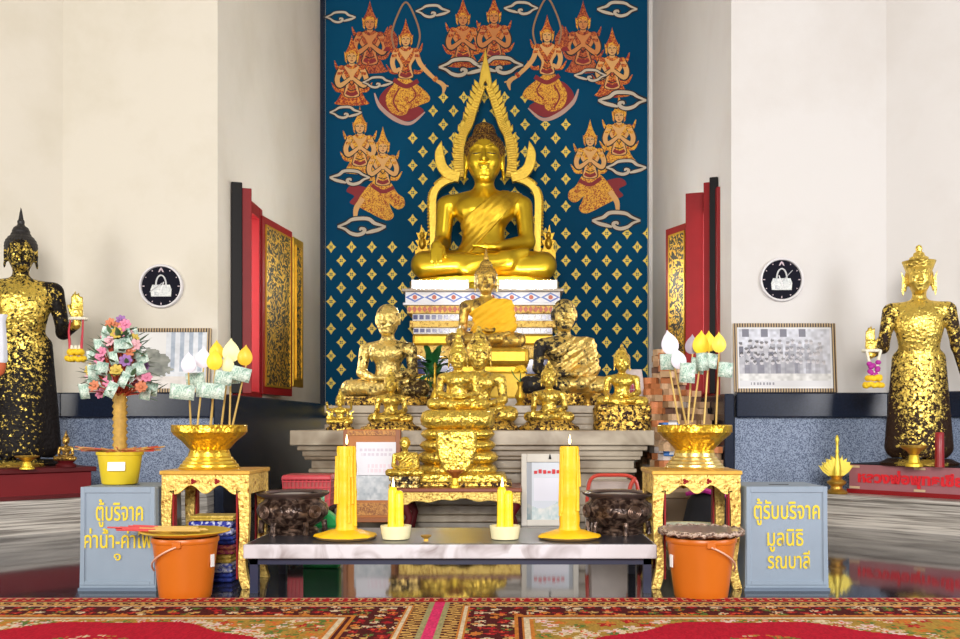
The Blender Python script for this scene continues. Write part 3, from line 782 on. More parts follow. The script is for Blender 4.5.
def blossom(cx, cy, r):
    for k in range(4):
        a = PI / 2 * k; ca, sa = math.cos(a), math.sin(a)
        R1 = r * (1.12 if k % 2 else .92)
        fl.k = 0
        fl.poly([(cx + ca * u - sa * v, cy + sa * u + ca * v) for u, v in ((.16 * r, 0), (.48 * r, .36 * r), (R1, 0), (.48 * r, -.36 * r))], MGOLD)
        ca, sa = math.cos(a + PI / 4), math.sin(a + PI / 4)
        fl.k = 1
        fl.poly([(cx + ca * u - sa * v, cy + sa * u + ca * v) for u, v in ((.30 * r, 0), (.46 * r, .12 * r), (.66 * r, 0), (.46 * r, -.12 * r))], MGOLD)
    fl.k = 2; fl.ell(cx, cy, r * .13, r * .13, MGOLD, 6)
busy = [(330, 425, -10, 130), (545, 660, -10, 118), (330, 403, 100, 240), (566, 660, 95, 228), (425, 545, -10, 86)]
row = 0; y = 84.0
while y < 425:
    x = 322 + (0 if row % 2 else 10.2)
    while x < 652:
        xx = x - 1
        if not any(a < xx < b_ and c < y < d_ for a, b_, c, d_ in busy) and 328 < xx < 648: blossom(xx, y, 5.4)
        x += 20.4
    y += 13.6; row += 1
fl.done('blossom_pattern')
# ------------------------------------------------------------------ altar of stepped marble
ALT = thing('marble_altar', 'broad stepped grey marble altar carrying the gilded statues', 'altar', (0, 8.0, 0))
mb = MB()
AX = 1.52
prof = [(.0, .06, .14), (.06, .14, .17), (.14, .26, .19), (.26, .30, .15), (.30, .42, .20), (.42, .455, .13), (.455, .53, .15), (.53, .56, .10), (.56, .61, .085), (.61, .655, .05), (.655, .78, 0.0)]
for z0, z1, ins in prof: mb.box(-AX + ins, AX - ins, ins, 4.0, z0, z1)
mb.build('lower_tier', MARBL, ALT, smooth=0, bevel=.008)
mb = MB()
for z0, z1, ins in ((.78, .83, 0), (.83, .90, .025), (.90, .93, .04), (.93, 1.0, 0)): mb.box(-1.36 + ins, 1.50 - ins, .68 + ins, 4.6, z0, z1)
mb.build('upper_tier', MARBL, ALT, smooth=0, bevel=.006)

# ------------------------------------------------------------------ tiered throne of the great seated statue
THR = thing('tiered_throne', 'tiered mosaic throne in blue, white and gold under the great golden Buddha', 'throne', (0, 11.4, 1.0))
BLUEM = mat('blue_mirror_mosaic', (0.01, 0.012, 0.16), .15, 0, .3, 30)
WHITEM = mat('white_mosaic', (0.72, 0.74, 0.80), .3, 0, .06, 30)
SKYM = mat('pale_blue_mosaic', (0.05, 0.13, 0.50), .3, 0, .1, 30)
REDM = mat('rose_mosaic', (0.52, 0.10, 0.05), .4, 0, .1, 30)
def band(name, hw, yf, z0, z1, m, bevel=.006):
    b = MB(); b.box(-hw, hw, yf, 1.7, z0 - 1.0, z1 - 1.0); return b.build(name, m, THR, smooth=0, bevel=bevel)
band('ledge', .96, -.05, 2.395, 2.43, MARBL)
mo = band('mosaic_band', .92, 0, 2.265, 2.395, WHITEM)
mb = MB()
nW = 8
for i in range(nW):
    cx = -.92 + (i + .5) * 1.84 / nW
    mb.mi = 0; mb.prism([(cx - .115, 1.33), (cx, 1.272), (cx + .115, 1.33), (cx, 1.388)], -.006, 0)
    mb.mi = 1; mb.prism([(cx - .075, 1.33), (cx, 1.292), (cx + .075, 1.33), (cx, 1.368)], -.010, 0)
    mb.mi = 2; mb.lathe([(.028, 0), (.028, .014)], 8, M=Matrix.Translation((cx, 0, 1.33)) @ Matrix.Rotation(PI / 2, 4, 'X'))
mb.build('diamond_inlay', [SKYM, WHITEM, REDM], mo, smooth=0)
band('white_moulding', .945, -.03, 2.235, 2.265, WHITEM)
gb = band('gilt_moulding', .90, .01, 2.14, 2.235, GILTCARVE)
mb = MB()
for i in range(30):
    cx = -.90 + (i + .5) * 1.8 / 30
    mb.prism([(cx - .028, 1.19), (cx, 1.15), (cx + .028, 1.19), (cx, 1.23)], .0, .02)
mb.build('lozenge_row', REDM, gb, smooth=0)
for z0, z1, hw, n in ((2.055, 2.14, .84, 23), (1.90, 1.975, .83, 23)):
    o = band('white_band', hw, .05, z0, z1, WHITEM)
    mb = MB()
    for i in range(n):
        cx = -hw + (i + .5) * 2 * hw / n
        mb.box(cx - .026, cx + .026, .04, .06, z0 - 1 + .018, z1 - 1 - .014)
    mb.build('blue_squares', BLUEM, o, smooth=0)
band('gilt_moulding', .87, .02, 1.975, 2.055, GILTCARVE)
band('gilt_moulding', .84, .03, 1.76, 1.90, GOLDD, .03)
band('gilt_base', .88, -.02, 1.60, 1.76, GILTCARVE, .02)
band('blue_band', .82, .04, 1.42, 1.60, BLUEM)
band('gilt_plinth', .92, -.06, 1.0, 1.42, GOLDD, .03)

# fluorescent lamps on the throne's ledge
TUBE = mat('glowing_tube', (0.90, 0.97, 1.0), .5, 0, 0, emit=90.0)
BAT = mat('white_enamel_batten', (0.85, 0.87, 0.9), .4, 0, .02)
for px0, px1, lab in ((412, 469, 'lit fluorescent lamp below the great Buddha, left of the yellow robed statue'), (499, 557, 'lit fluorescent lamp below the great Buddha, right of the yellow robed statue')):
    d = 11.52; x0, x1 = XP(px0, d), XP(px1, d); c = (x0 + x1) / 2; hl = (x1 - x0) / 2
    t = thing('fluorescent_lamp', lab, 'lamp', (c, d, 2.43), 0, 'fluorescent lamps under the great Buddha')
    mb = MB(); mb.box(-hl, hl, -.02, .05, 0, .10); mb.build('batten', BAT, t, smooth=0, bevel=.006)
    for zz in (.03, .085):
        mb = MB(); mb.tube([(-hl + .03, -.055, zz), (hl - .03, -.055, zz)], .024, 12); mb.build('tube', TUBE, t)
    for sx in (-1, 1):
        mb = MB(); mb.box(sx * (hl - .015) - .015, sx * (hl - .015) + .015, -.085, -.02, .0, .115); mb.build('lamp_holder', BAT, t, smooth=0)

# ------------------------------------------------------------------ the great Buddha and its flame arch
b = seated('seated_buddha', 'great polished golden Buddha seated high before the blue mural, one hand touching the earth', 'statue', (0, 12.2, 2.62), 1.0, GOLD, h=.016, hair_mat=CURL, sash=GOLDS, curls=30, eyes=True)
mb = MB()
mb.lathe([(.80, -.19), (.98, -.17), (1.0, -.10), (.93, -.06), (.95, 0), (.9, .02)], 48, sy=.56, wob=lambda a, z, j: 1 + (.02 * abs(math.sin(a * 16)) if j in (2, 3) else 0))
mb.build('lotus_base', GOLD, b)
AD = 12.78
arch = thing('flame_arch', 'tall gilded flame edged arch framing the great golden Buddha', 'arch', (0, AD, 2.62))
K = AD / F
def AQ(u, py, sx): return (sx * u * K, ZP(py, AD) - 2.62)
ARCHG = mat('bright_gilt', (0.82, 0.56, 0.08), .38, .75, .2, 14, bump=.4, bscale=40)
cl = catmull([(2.5, 86), (8, 100), (13.5, 116), (17, 126), (22.5, 136), (25.5, 150), (26.5, 164), (25.0, 178)], 6)
for sx in (-1, 1):
    mb = MB()
    Lh, Rh = strokepoly(cl, [6.5 + 4.5 * i / len(cl) for i in range(len(cl))])
    for i in range(len(cl) - 1):
        mb.prism([AQ(*q, sx) for q in (Lh[i], Lh[i + 1], Rh[i + 1], Rh[i])], -.05, .03)
    # flame serrations along the outer edge
    n = 17
    for k in range(n):
        i = 2 + int(k * (len(cl) - 8) / (n - 1)); cx, cy = cl[i]; tx, ty = cl[i + 1][0] - cx, cl[i + 1][1] - cy; l = math.hypot(tx, ty); tx /= l; ty /= l
        nx, ny = ty, -tx
        if nx < 0: nx, ny = -nx, -ny
        w = 3.4; L2 = 10.5 - 3.0 * k / n
        b0 = (cx + nx * 2.5 - tx * w, cy + ny * 2.5 - ty * w); b1 = (cx + nx * 2.5 + tx * w * .6, cy + ny * 2.5 + ty * w * .6)
        tip = (cx + nx * L2 - tx * 6.5, cy + ny * L2 - ty * 6.5); mid = (cx + nx * (L2 * .8) - tx * .8, cy + ny * (L2 * .8) - ty * .8)
        mb.prism([AQ(*q, sx) for q in (b0, tip, mid, b1)], -.035, .015)
    mb.build('flame_band', ARCHG, arch, smooth=0, bevel=.008)
    mb = MB()
    o = catmull([(43.5, 141.5), (50, 153), (48.5, 168), (40, 179), (27, 183)], 6); i_ = catmull([(24, 173), (31, 171.5), (38, 166), (41, 156), (43.5, 142.5)], 6)
    mb.prism([AQ(*q, sx) for q in o + i_[:-1]], -.06, .03)
    mb.build('curled_finial', ARCHG, arch, smooth=0, bevel=.008)
    mb = MB()
    lo = catmull([(27, 178), (38, 181), (47, 187), (52, 197), (52.5, 214), (52, 235), (51.5, 262)], 6)
    Lh, Rh = strokepoly(lo, 6.5)
    for i in range(len(lo) - 1): mb.prism([AQ(*q, sx) for q in (Lh[i], Lh[i + 1], Rh[i + 1], Rh[i])], -.05, .03)
    for i in range(2, len(lo), 1):
        a = lo[i]; x, z = AQ(a[0] + (4.2 if i > 12 else 3.2), a[1] - (3 if i < 13 else 0), sx); mb.ell((x, -.02, z), (.022, .022, .022), 8, 6)
    mb.build('beaded_band', ARCHG, arch, smooth=30)
    mb = MB()   # little flame figure at the foot of the arch
    base = [(57, 252), (69, 252), (67, 246), (70, 241), (66.5, 240), (69, 233), (65.5, 234), (64, 225), (61.5, 234), (57.5, 232), (60, 240), (56, 241), (58.5, 246)]
    mb.prism([AQ(*q, sx) for q in base], -.03, .03)
    x, z = AQ(63, 244, sx); mb.ell((x, -.03, z), (.05, .05, .08), 10, 8)
    x, z = AQ(63, 236, sx); mb.ell((x, -.04, z), (.035, .035, .05), 10, 8)
    x, z = AQ(63, 251, sx); mb.box(x - .09, x + .09, -.09, .06, z - .32, z); mb.build('naga_finial', GOLDD, arch, smooth=40)
mb = MB()
sp = [(-4.5, 92), (-6.5, 84), (-4.6, 72), (-2.2, 62), (0, 49), (2.2, 62), (4.6, 72), (6.5, 84), (4.5, 92), (0, 82)]
mb.prism([AQ(*q, 1) for q in sp], -.06, .03); mb.build('spire', ARCHG, arch, smooth=0, bevel=.01)

# ------------------------------------------------------------------ yellow-robed Buddha on its gold stand
d = 10.45; z0 = ZP(349, d)
YB = seated('seated_buddha', 'bronze Buddha in a yellow cloth robe seated on a gold stand before the lamps', 'statue', (XP(486, d), d, z0), .475, leaf('old_bronze_gilt', (0.70, 0.47, 0.10), (0.10, 0.06, 0.025), .58, 9, .4), crown='flame', shawl=YCLOTH, h=.020, hair_mat=leaf('old_gilt_hair', (0.66, 0.42, 0.09), (0.10, 0.06, 0.02), .6, 40, .45))
st = thing('gold_stand', 'tiered yellow gold pedestal under the Buddha in the yellow cloth robe', 'pedestal', (XP(492, d), d, 1.0))
hz = z0 - 1.0
mb = MB(); mb.box(-.40, .40, -.34, .34, hz - .20, hz - .005); mb.build('lotus_tier', GOLDD, st, smooth=0, bevel=.05)
mb = MB(); mb.box(-.34, .34, -.28, .28, hz - .27, hz - .20); mb.build('waist', GOLDD, st, smooth=0, bevel=.01)
mb = MB(); mb.box(-.40, .42, -.36, .34, .10, hz - .27, taper=.86); mb.build('bell_tier', mat('yellow_gold_paint', (0.72, 0.47, 0.05), .4, .4, .15, 6), st, smooth=0, bevel=.02)
mb = MB(); mb.box(-.45, .47, -.42, .36, 0, .10); mb.build('foot', MARBL, st, smooth=0, bevel=.01)

# ------------------------------------------------------------------ two gilded monks on the upper tier
LEAFM = leaf('gold_leaf_over_black_statue', (0.88, 0.64, 0.20), (0.045, 0.026, 0.010), .64, 15, .40, .07, bump=1.0, more=(('x', .05, .34, .03, -.16),))
LEAFK = leaf('gold_leaf_over_dark_statue', (0.86, 0.62, 0.18), (0.022, 0.020, 0.020), .57, 13, .40, .07, bump=1.0, more=(('x', -.36, .12, -.20, .06),))
def monk(px, label, m, rz, dz=0.0, s=.47, shawl=None):
    d = 9.15
    t = seated('seated_monk_statue', label, 'statue', (XP(px, d), d, 1.075 + dz), s, m, 'lap', None, True, h=.02, rz=rz, shawl=shawl, slim=.98)
    mb = MB(); mb.slab([(.46 * math.cos(a) * (1.0), .30 * math.sin(a) - .04) for a in [2 * PI * i / 28 for i in range(28)]], -.075 - dz, .012)
    mb.build('plinth', MOUND, t, smooth=40, bevel=.01)
    return t
SHM = leaf('gilt_folds_over_black', (0.84, 0.6, 0.18), (0.018, 0.016, 0.015), .56, 13, .42, .07, bump=1.0, more=(('x', -.36, .12, -.12, .08),))
monk(388, 'bald old monk statue almost wholly covered in gold leaf, seated on the upper altar tier', LEAFM, -.18, .0, .475)
monk(564, 'dark old monk statue patched with gold leaf, seated on the upper altar tier', LEAFK, .12, .03, .485, SHM)

# ------------------------------------------------------------------ small gilded statues on the lower tier
def mound(t, w, dp, h, m, name='plinth', top=.6, n=24):
    mb = MB()
    def ring(f, z): return [(w / 2 * f * (abs(math.cos(a)) ** .8) * (1 if math.cos(a) >= 0 else -1), dp / 2 * f * (abs(math.sin(a)) ** .8) * (1 if math.sin(a) >= 0 else -1), z) for a in [2 * PI * i / n for i in range(n)]]
    vs = ring(1, -h) + ring(1.0, -h * .8) + ring(.97, -h * .55) + ring(top + .1, -.02) + ring(top, .015)
    fs = [tuple(reversed(range(n)))]
    for j in range(4):
        for i in range(n): fs.append((j * n + i, j * n + (i + 1) % n, (j + 1) * n + (i + 1) % n, (j + 1) * n + i))
    fs.append(tuple(range(4 * n, 5 * n)))
    mb.add(vs, fs); return mb.build(name, m, t, smooth=50)
def small(px, label, m, s, h0, w, d=8.3, mudra='touch', crown='bud', name='seated_buddha', rz=0.0, dp=None, top=.7, group=None, slim=1.05, hk=1.12):
    t = seated(name, label, 'statue', (XP(px, d), d, .78 + h0), s, m, mudra, crown, h=.026, rz=rz, slim=slim, headk=hk, group=group)
    mound(t, w, dp or w * .62, h0, MOUND, top=top)
    return t
small(391, 'small gold leafed Buddha in front of the wholly gilded bald monk statue', LEAFB, .215, .06, .53)
small(549, 'small gold leafed Buddha in front of the dark patched monk statue', LEAFB, .24, .07, .53)
t = small(622, 'gold leafed Buddha on a two tiered flecked plinth at the right end of the altar', LEAFA, .245, .20, .50, d=8.28, top=.92, dp=.36)
mb = MB(); mb.box(-.235, .235, -.17, .17, -.125, -.06); mb.box(-.225, .225, -.16, .16, -.045, .02); mb.build('lotus_tier', MOUND, t, smooth=0, bevel=.02)
small(479, 'taller gold leafed Buddha half hidden behind the naga seated Buddha', LEAFB, .375, .07, .70, d=8.36, dp=.46, top=.8)
# little gilded deity at the left end
t = small(340, 'little gilded kneeling deity with raised hands at the left end of the altar', LEAFA, .125, .05, .24, d=8.22, mudra='lap', crown='cone', name='deity_statuette', dp=.16)
for sx in (-1, 1):
    mb = MB(); mb.tube([(sx * .055, 0, .12), (sx * .10, -.03, .13), (sx * .105, -.05, .19)], [.014, .012, .010], 8)
    mb.prism([(sx * .05, .02), (sx * .12, .05), (sx * .10, .09), (sx * .13, .12), (sx * .06, .08)], -.01, .01)
    mb.build('raised_arm', LEAFA, t)
# ------------------------------------------------------------------ low gold table, naga Buddha and what stands with them
d = 7.62
GT = thing('low_gold_table', 'low gold altar table with wavy carved apron under the naga seated Buddha', 'table', (XP(461.5, d), d, 0))
tz = .345; hw = .475
mb = MB(); mb.box(-hw, hw, -.31, .36, tz - .03, tz); mb.build('tabletop', mat('red_brown_lacquer', (0.22, 0.05, 0.02), .4, 0, .2, 8), GT, smooth=0, bevel=.006)
def wavy(hw, zt, n=40, dip=.05, base=.06):
    lo = []
    for i in range(n + 1):
        u = i / n; x = -hw + 2 * hw * u
        lo.append((x, zt - base - dip * (.35 + .65 * abs(math.cos(u * PI * 1.0)) ** .8) * (1 if .08 < u < .92 else 1.25) - .008 * math.sin(u * PI * 10)))
    return [(-hw, zt), (hw, zt)] + list(reversed(lo))
mb = MB(); mb.prism(wavy(hw - .01, tz - .03, dip=.045, base=.035), -.295, -.27); mb.build('apron', GILTCARVE, GT, smooth=0, bevel=.004)
for sx in (-1, 1):
    mb = MB(); mb.box(*sorted((sx * (hw - .01), sx * (hw - .03))), -.27, .25, tz - .13, tz - .03); mb.build('side_apron', GILTCARVE, GT, smooth=0)
    for yy in (-.25, .22):
        mb = MB(); mb.tube([(sx * (hw - .06), yy, tz - .04), (sx * (hw - .045), yy, tz - .14), (sx * (hw - .085), yy, .12), (sx * (hw - .05), yy, .0)], [.045, .04, .028, .036], 10)
        mb.build('leg', DRED, GT, smooth=60)
d = 7.71
NG = thing('seated_buddha', 'gold leafed Buddha seated on stacked naga coils upon the low gold table', 'statue', (XP(458, d), d, tz))
cz = ZP(410, d) - tz
coil = MB()
levels = [(.315, .0, .10), (.325, .10, .20), (.305, .20, .29), (.295, .29, .38), (.30, .38, cz - .075)]
for r, z0_, z1_ in levels:
    pr = [(r * .86, z0_), (r * 1.0, z0_ + .025), (r * 1.04, (z0_ + z1_) / 2), (r * .98, z1_ - .02), (r * .84, z1_)]
    coil.lathe(pr, 56, sy=.70, wob=lambda a, z, j: (abs(math.cos(a)) ** 4 + abs(math.sin(a)) ** 4) ** -.25 * .96)
coil.build('naga_coils', LEAFA, NG, (0, 0, .075), smooth=60)
mb = MB(); mb.prism(catmull([(-.16, cz * .74), (-.15, cz * .42), (-.09, cz * .20), (0, cz * .14), (.09, cz * .20), (.15, cz * .42), (.16, cz * .74)], 6), -.262, -.16); mb.build('hanging_cloth', LEAFA, NG, smooth=50, bevel=.02)
mb = MB(); mb.box(-.29, .40, -.25, .22, .035, .10, taper=.92); mb.build('gilt_foot', LEAFA, NG, smooth=0, bevel=.012)
mb = MB(); mb.box(-.30, .43, -.255, .24, 0, .035); mb.build('dark_foot', MOUND, NG, smooth=0, bevel=.008)
solid('body', lambda p: seated_sdf(p, 'lap', 1.12, False, 1.02), (-1.0, -.72, -.06), (1.0, .42, 1.98), .022, LEAFA, NG, .27, (0, 0, cz - .005))
solid('pointed_crown', lambda p: hair_sdf(p, k=1.12, crown='cone', bump=.01, ush=False), (-.4, -.45, 1.3), (.4, .45, 2.75), .016, LEAFA, NG, .27, (0, 0, cz - .005))
d2 = 7.40
t = seated('seated_monk_statue', 'small all gold monk figurine on a dark base on the low gold table', 'statue', (XP(405, d2), d2, tz + .085), .163, LEAFA, 'lap', None, True, h=.026, shawl=LEAFA)
mb = MB(); mb.box(-.118, .118, -.08, .09, -.085, -.055); mb.box(-.10, .10, -.07, .08, -.055, -.03); mb.box(-.115, .115, -.08, .085, -.03, .006)
mb.build('base', leaf('gilt_black_base', (0.86, .6, .2), (.02, .012, .01), .5, 22, .4), t, smooth=0, bevel=.006)

def pedestal_tray(label, loc, r, h, mats=None, group=None, name='offering_tray'):
    t = thing(name, label, 'tray', loc, 0, group)
    mb = MB(); mb.lathe([(r * .62, 0), (r * .60, h * .12), (r * .42, h * .2), (r * .36, h * .45), (r * .30, h * .55)], 24); mb.build('foot', (mats or (BRASS, BRASS))[0], t)
    mb = MB(); mb.lathe([(r * .30, h * .55), (r * .5, h * .72), (r * .96, h * .90), (r * 1.0, h), (r * .93, h), (r * .88, h * .93), (r * .2, h * .78)], 28); mb.build('dish', (mats or (BRASS, BRASS))[1], t)
    return t
CUPR = mat('copper_red_lacquer', (0.42, 0.13, 0.03), .35, .4, .15, 12)
YGOLD = mat('bright_yellow_gilt', (0.82, 0.58, 0.05), .4, .6, .12, 12)
pedestal_tray('small copper red pedestal dish with yellow foot before the naga seated Buddha', (XP(455, 7.385), 7.385, tz), .066, .135, (YGOLD, CUPR))
pedestal_tray('tiny gold pedestal dish beside the dark patched monk, behind the right end Buddha', (XP(588, 8.745), 8.745, 1.0), .058, .11)

# vases, plant and candlestick standing along the upper tier
d3 = 8.85
def vase(label, px, hgt, m, cat='vase', name='flower_vase'):
    t = thing(name, label, cat, (XP(px, d3), d3, 1.0)); k = hgt
    mb = MB(); mb.lathe([(.042, 0), (.046, .012), (.022, .035), (.042, k * .30), (.045, k * .42), (.020, k * .72), (.018, k * .8), (.034, k)], 20); mb.build('vessel', m, t)
    return t
v = vase('slim gold vase holding one yellow flower, beside the yellow robed Buddha stand', 520, .22, GOLDD)
mb = MB(); mb.tube([(0, 0, .20), (.005, -.01, .30)], .006, 6); mb.tube([(0, 0, .22), (-.05, -.01, .27), (-.08, -.02, .33)], .005, 5); mb.build('stalk', mat('green_stem', (0.03, 0.16, 0.03), .6), v)
mb = MB()
for k in range(26):
    a = k * 2.4; r = .012 + .038 * (k / 26) ** .6; zz = .315 + .05 * (1 - k / 26)
    M = Matrix.Translation((.005 + r * math.cos(a), -.02 + r * math.sin(a) * .8, zz)) @ Euler((0, 1.0 * k / 26, a)).to_matrix().to_4x4()
    mb.ell((0, 0, 0), (.026, .022, .008), 8, 5, M)
mb.build('yellow_bloom', mat('yellow_petals', (0.88, 0.58, 0.02), .6, 0, .15, 40), v, smooth=60)
v = vase('slender gilded candlestick beside the leafy green plant', 435, .20, GOLDD, 'candlestick', 'candlestick')
mb = MB(); mb.tube([(0, 0, .19), (0, 0, .36)], [.014, .010], 8); mb.tube([(0, 0, .36), (0, 0, .40)], [.016, .004], 8); mb.build('gilt_candle', GOLDD, v)
d4 = 9.6
pl = thing('potted_plant', 'dark green leafy plant in a dark pot between the gilded monk and the gold stand', 'plant', (XP(432, d4), d4, 1.0))
mb = MB(); mb.lathe([(.10, 0), (.14, .10), (.15, .22), (.16, .24), (.13, .24), (.12, .2)], 24); mb.build('pot', leaf('speckled_dark_pot', (.6, .5, .35), (.02, .018, .018), .42, 30, .4, metal=.2), pl)
GREEN = mat('dark_green_leaf', (0.012, 0.10, 0.025), .35, 0, .4, 20)
mb = MB()
random.seed(3)
def leafshape(mb, base, direction, L, w, droop=.3, n=7):
    dv = Vector(direction).normalized(); side = dv.cross(Vector((0, 0, 1)));
    if side.length < .1: side = Vector((1, 0, 0))
    side.normalize(); up = side.cross(dv)
    vs = []; fs = []
    for i in range(n + 1):
        u = i / n; c = Vector(base) + dv * L * u + Vector((0, 0, -droop * L * u * u)); ww = w * math.sin(PI * min(1, u * .92 + .06)) ** .8
        vs += [c - side * ww, c + up * ww * .25 * -1, c + side * ww]
    for i in range(n):
        for j in (0, 1): fs.append((i * 3 + j, i * 3 + j + 1, i * 3 + j + 4, i * 3 + j + 3))
    mb.add(vs, fs)
for k in range(38):
    a = random.uniform(0, 2 * PI); e = random.uniform(.15, 1.35); z0_ = .24 + random.uniform(0, .22)
    leafshape(mb, (.03 * math.cos(a), .03 * math.sin(a), z0_), (math.cos(a), math.sin(a), math.tan(e)), random.uniform(.24, .42), .036, random.uniform(.2, .7))
o = mb.build('leaves', GREEN, pl, smooth=80); o['kind'] = 'stuff'
mb = MB()
for k in range(5): mb.tube([(.02 * k - .04, 0, .2), (.03 * k - .06, .01, .55)], .008, 6)
mb.build('stems', GREEN, pl)

# ------------------------------------------------------------------ notices leaning on the altar
d5 = 7.86
nt_ = thing('framed_notice', 'white framed notice with red heading leaning on the altar front', 'notice', (XP(550, d5), d5, 0), 0, None, -.05)
hW = .235; hH = .59
mb = MB()
for x0, x1, z0_, z1_ in ((-hW, -hW + .045, 0, hH), (hW - .045, hW, 0, hH), (-hW + .045, hW - .045, 0, .05), (-hW + .045, hW - .045, hH - .07, hH)): mb.box(x0, x1, -.02, .01, z0_, z1_)
mb.build('frame', mat('aged_white_frame', (0.62, 0.58, 0.52), .5, 0, .12, 14), nt_, smooth=0, bevel=.005)
def notice_col(u, v):
    c = np.stack([.62 + 0 * u, .66 + 0 * u, .74 + 0 * u], 1)
    n = vnoise(u * 14, v * 16, 3.0) + .5 * vnoise(u * 30, v * 30, 5.)
    low = (v < .30 - .10 * np.sin(u * 5)); c[low] = np.stack([.35 + .4 * n, .55 + .25 * n, .6 + .2 * n], 1)[low] * .85
    edge = (u < .12) | (u > .9); c[edge] *= .55
    inner = (u > .16) & (u < .88) & (v > .34) & (v < .72); c[inner] = (.72, .72, .82)
    return c
panel('notice_sheet', .385, .48, 44, 54, notice_col, nt_, (0, -.004, .045), (0, 0, 0), attrmat('printed_paper', .4))
mb = MB()
for k in range(7): mb.box(-.13 + k * .037, -.13 + k * .037 + .026, -.012, -.006, .425 + .004 * (k % 2), .45 + .006 * ((k * 2) % 3))
mb.build('red_heading', mat('red_print', (.6, .02, .03), .6), nt_, smooth=0)
mb = MB(); mb.prism([(-.012, .545), (.012, .545), (.006, .575), (0, .59), (-.006, .575)], -.026, -.02); mb.build('ornament', BLACK, nt_, smooth=0)
wf = thing('wooden_notice_board', 'orange brown wooden board frame with white sheets leaning on the altar front', 'notice board', (XP(377, d5), d5, 0), 0, None, -.03)
WOOD = mat('orange_brown_wood', (0.46, 0.15, 0.018), .45, 0, .2, 10)
mb = MB(); mb.box(-.275, .195, -.02, .02, .03, .79); mb.build('board', WOOD, wf, smooth=0, bevel=.006)
mb = MB(); mb.box(-.275, -.24, -.035, -.02, .03, .79); mb.box(.15, .195, -.035, -.02, .03, .79); mb.box(-.275, .195, -.035, -.02, .03, .07); mb.build('moulding', mat('dark_orange_wood', (0.30, 0.09, 0.02), .45), wf, smooth=0, bevel=.005)
for z0_, z1_ in ((.09, .19), (.74, .78)):
    mb = MB(); mb.box(-.25, .17, -.034, -.02, z0_, z1_); mb.build('carved_strip', twotone('carved_orange_wood', (.26, .08, .015), (.6, .27, .05), 40, .5, .1), wf, smooth=0)
def photo_col(u, v):
    n = vnoise(u * 7, v * 7, 1.0) * .6 + vnoise(u * 18, v * 18, 2.0) * .4
    return np.stack([.32 + .5 * n, .38 + .45 * n, .44 + .42 * n], 1)
panel('picture', .30, .30, 30, 30, photo_col, wf, (-.035, -.024, .21), (0, 0, 0), attrmat('printed_paper', .4))
def sheet_col(u, v):
    c = np.ones((len(u), 3)) * np.array((.80, .79, .86))
    for r, (v0, a, b_) in enumerate(((.76, .1, .9), (.62, .14, .88), (.28, .3, .9), (.14, .3, .9))):
        k = (abs(v - v0) < .045) & (u > a) & (u < b_) & (np.sin(u * 60 + r) > -.5); c[k] = (.66, .60, .70) if r < 2 else (.80, .66, .74)
    return c
panel('white_sheet', .325, .27, 44, 36, sheet_col, wf, (-.005, -.04, .415), (0, 0, 0), attrmat('printed_paper', .4))

# ------------------------------------------------------------------ front table with candles and incense pots
d6 = 4.72
FT = thing('low_offering_table', 'long low offering table with pale stone edge and navy steel legs', 'table', (XP(450, d6), d6, 0))
tw = 1.018; ttop = .247; TD = .74
mb = MB(); mb.box(-tw, tw, 0, TD, ttop - .07, ttop); mb.build('stone_top', twotone('pale_lilac_grey_stone', (.26, .22, .22), (.58, .56, .60), 5, .40, .12, .35), FT, smooth=0, bevel=.006)
mb = MB(); mb.box(-tw + .015, tw - .015, .012, TD - .012, ttop - .002, ttop + .003); mb.build('dark_inset', mat('sooty_dark_stone', (0.035, 0.035, 0.045), .3, 0, .5, 12), FT, smooth=0)
mb = MB(); mb.box(-tw + .02, tw - .02, .05, .09, ttop - .105, ttop - .07); mb.box(-tw + .02, tw - .02, TD - .09, TD - .05, ttop - .105, ttop - .07); mb.build('steel_rail', NAVY, FT, smooth=0)
for sx in (-1, 1):
    for yy in (.05, TD - .09):
        mb = MB(); a, b_ = sorted((sx * (tw - .02), sx * (tw - .06))); mb.box(a, b_, yy, yy + .04, 0, ttop - .07); mb.build('leg', NAVY, FT, smooth=0)
tt = ttop + .003
def drip(n, seed, base=.0, amp=.15):
    rr = random.Random(seed); ph = [rr.uniform(0, 6.3) for _ in range(4)]
    return lambda a, z, j: 1 + amp * (.5 * math.sin(3 * a + ph[0]) + .3 * math.sin(7 * a + ph[1] + z * 4) + .3 * math.sin(11 * a + ph[2]))
FLAME = mat('candle_flame', (1.0, .72, .30), .5, 0, 0, emit=6.0)
WICK = mat('burnt_wick', (.02, .015, .01), .8)
def flame(mb, x, y, z, h): mb.lathe([(.001, 0), (.006, h * .25), (.0065, h * .4), (.003, h * .75), (.0005, h)], 10, (x, y, z))
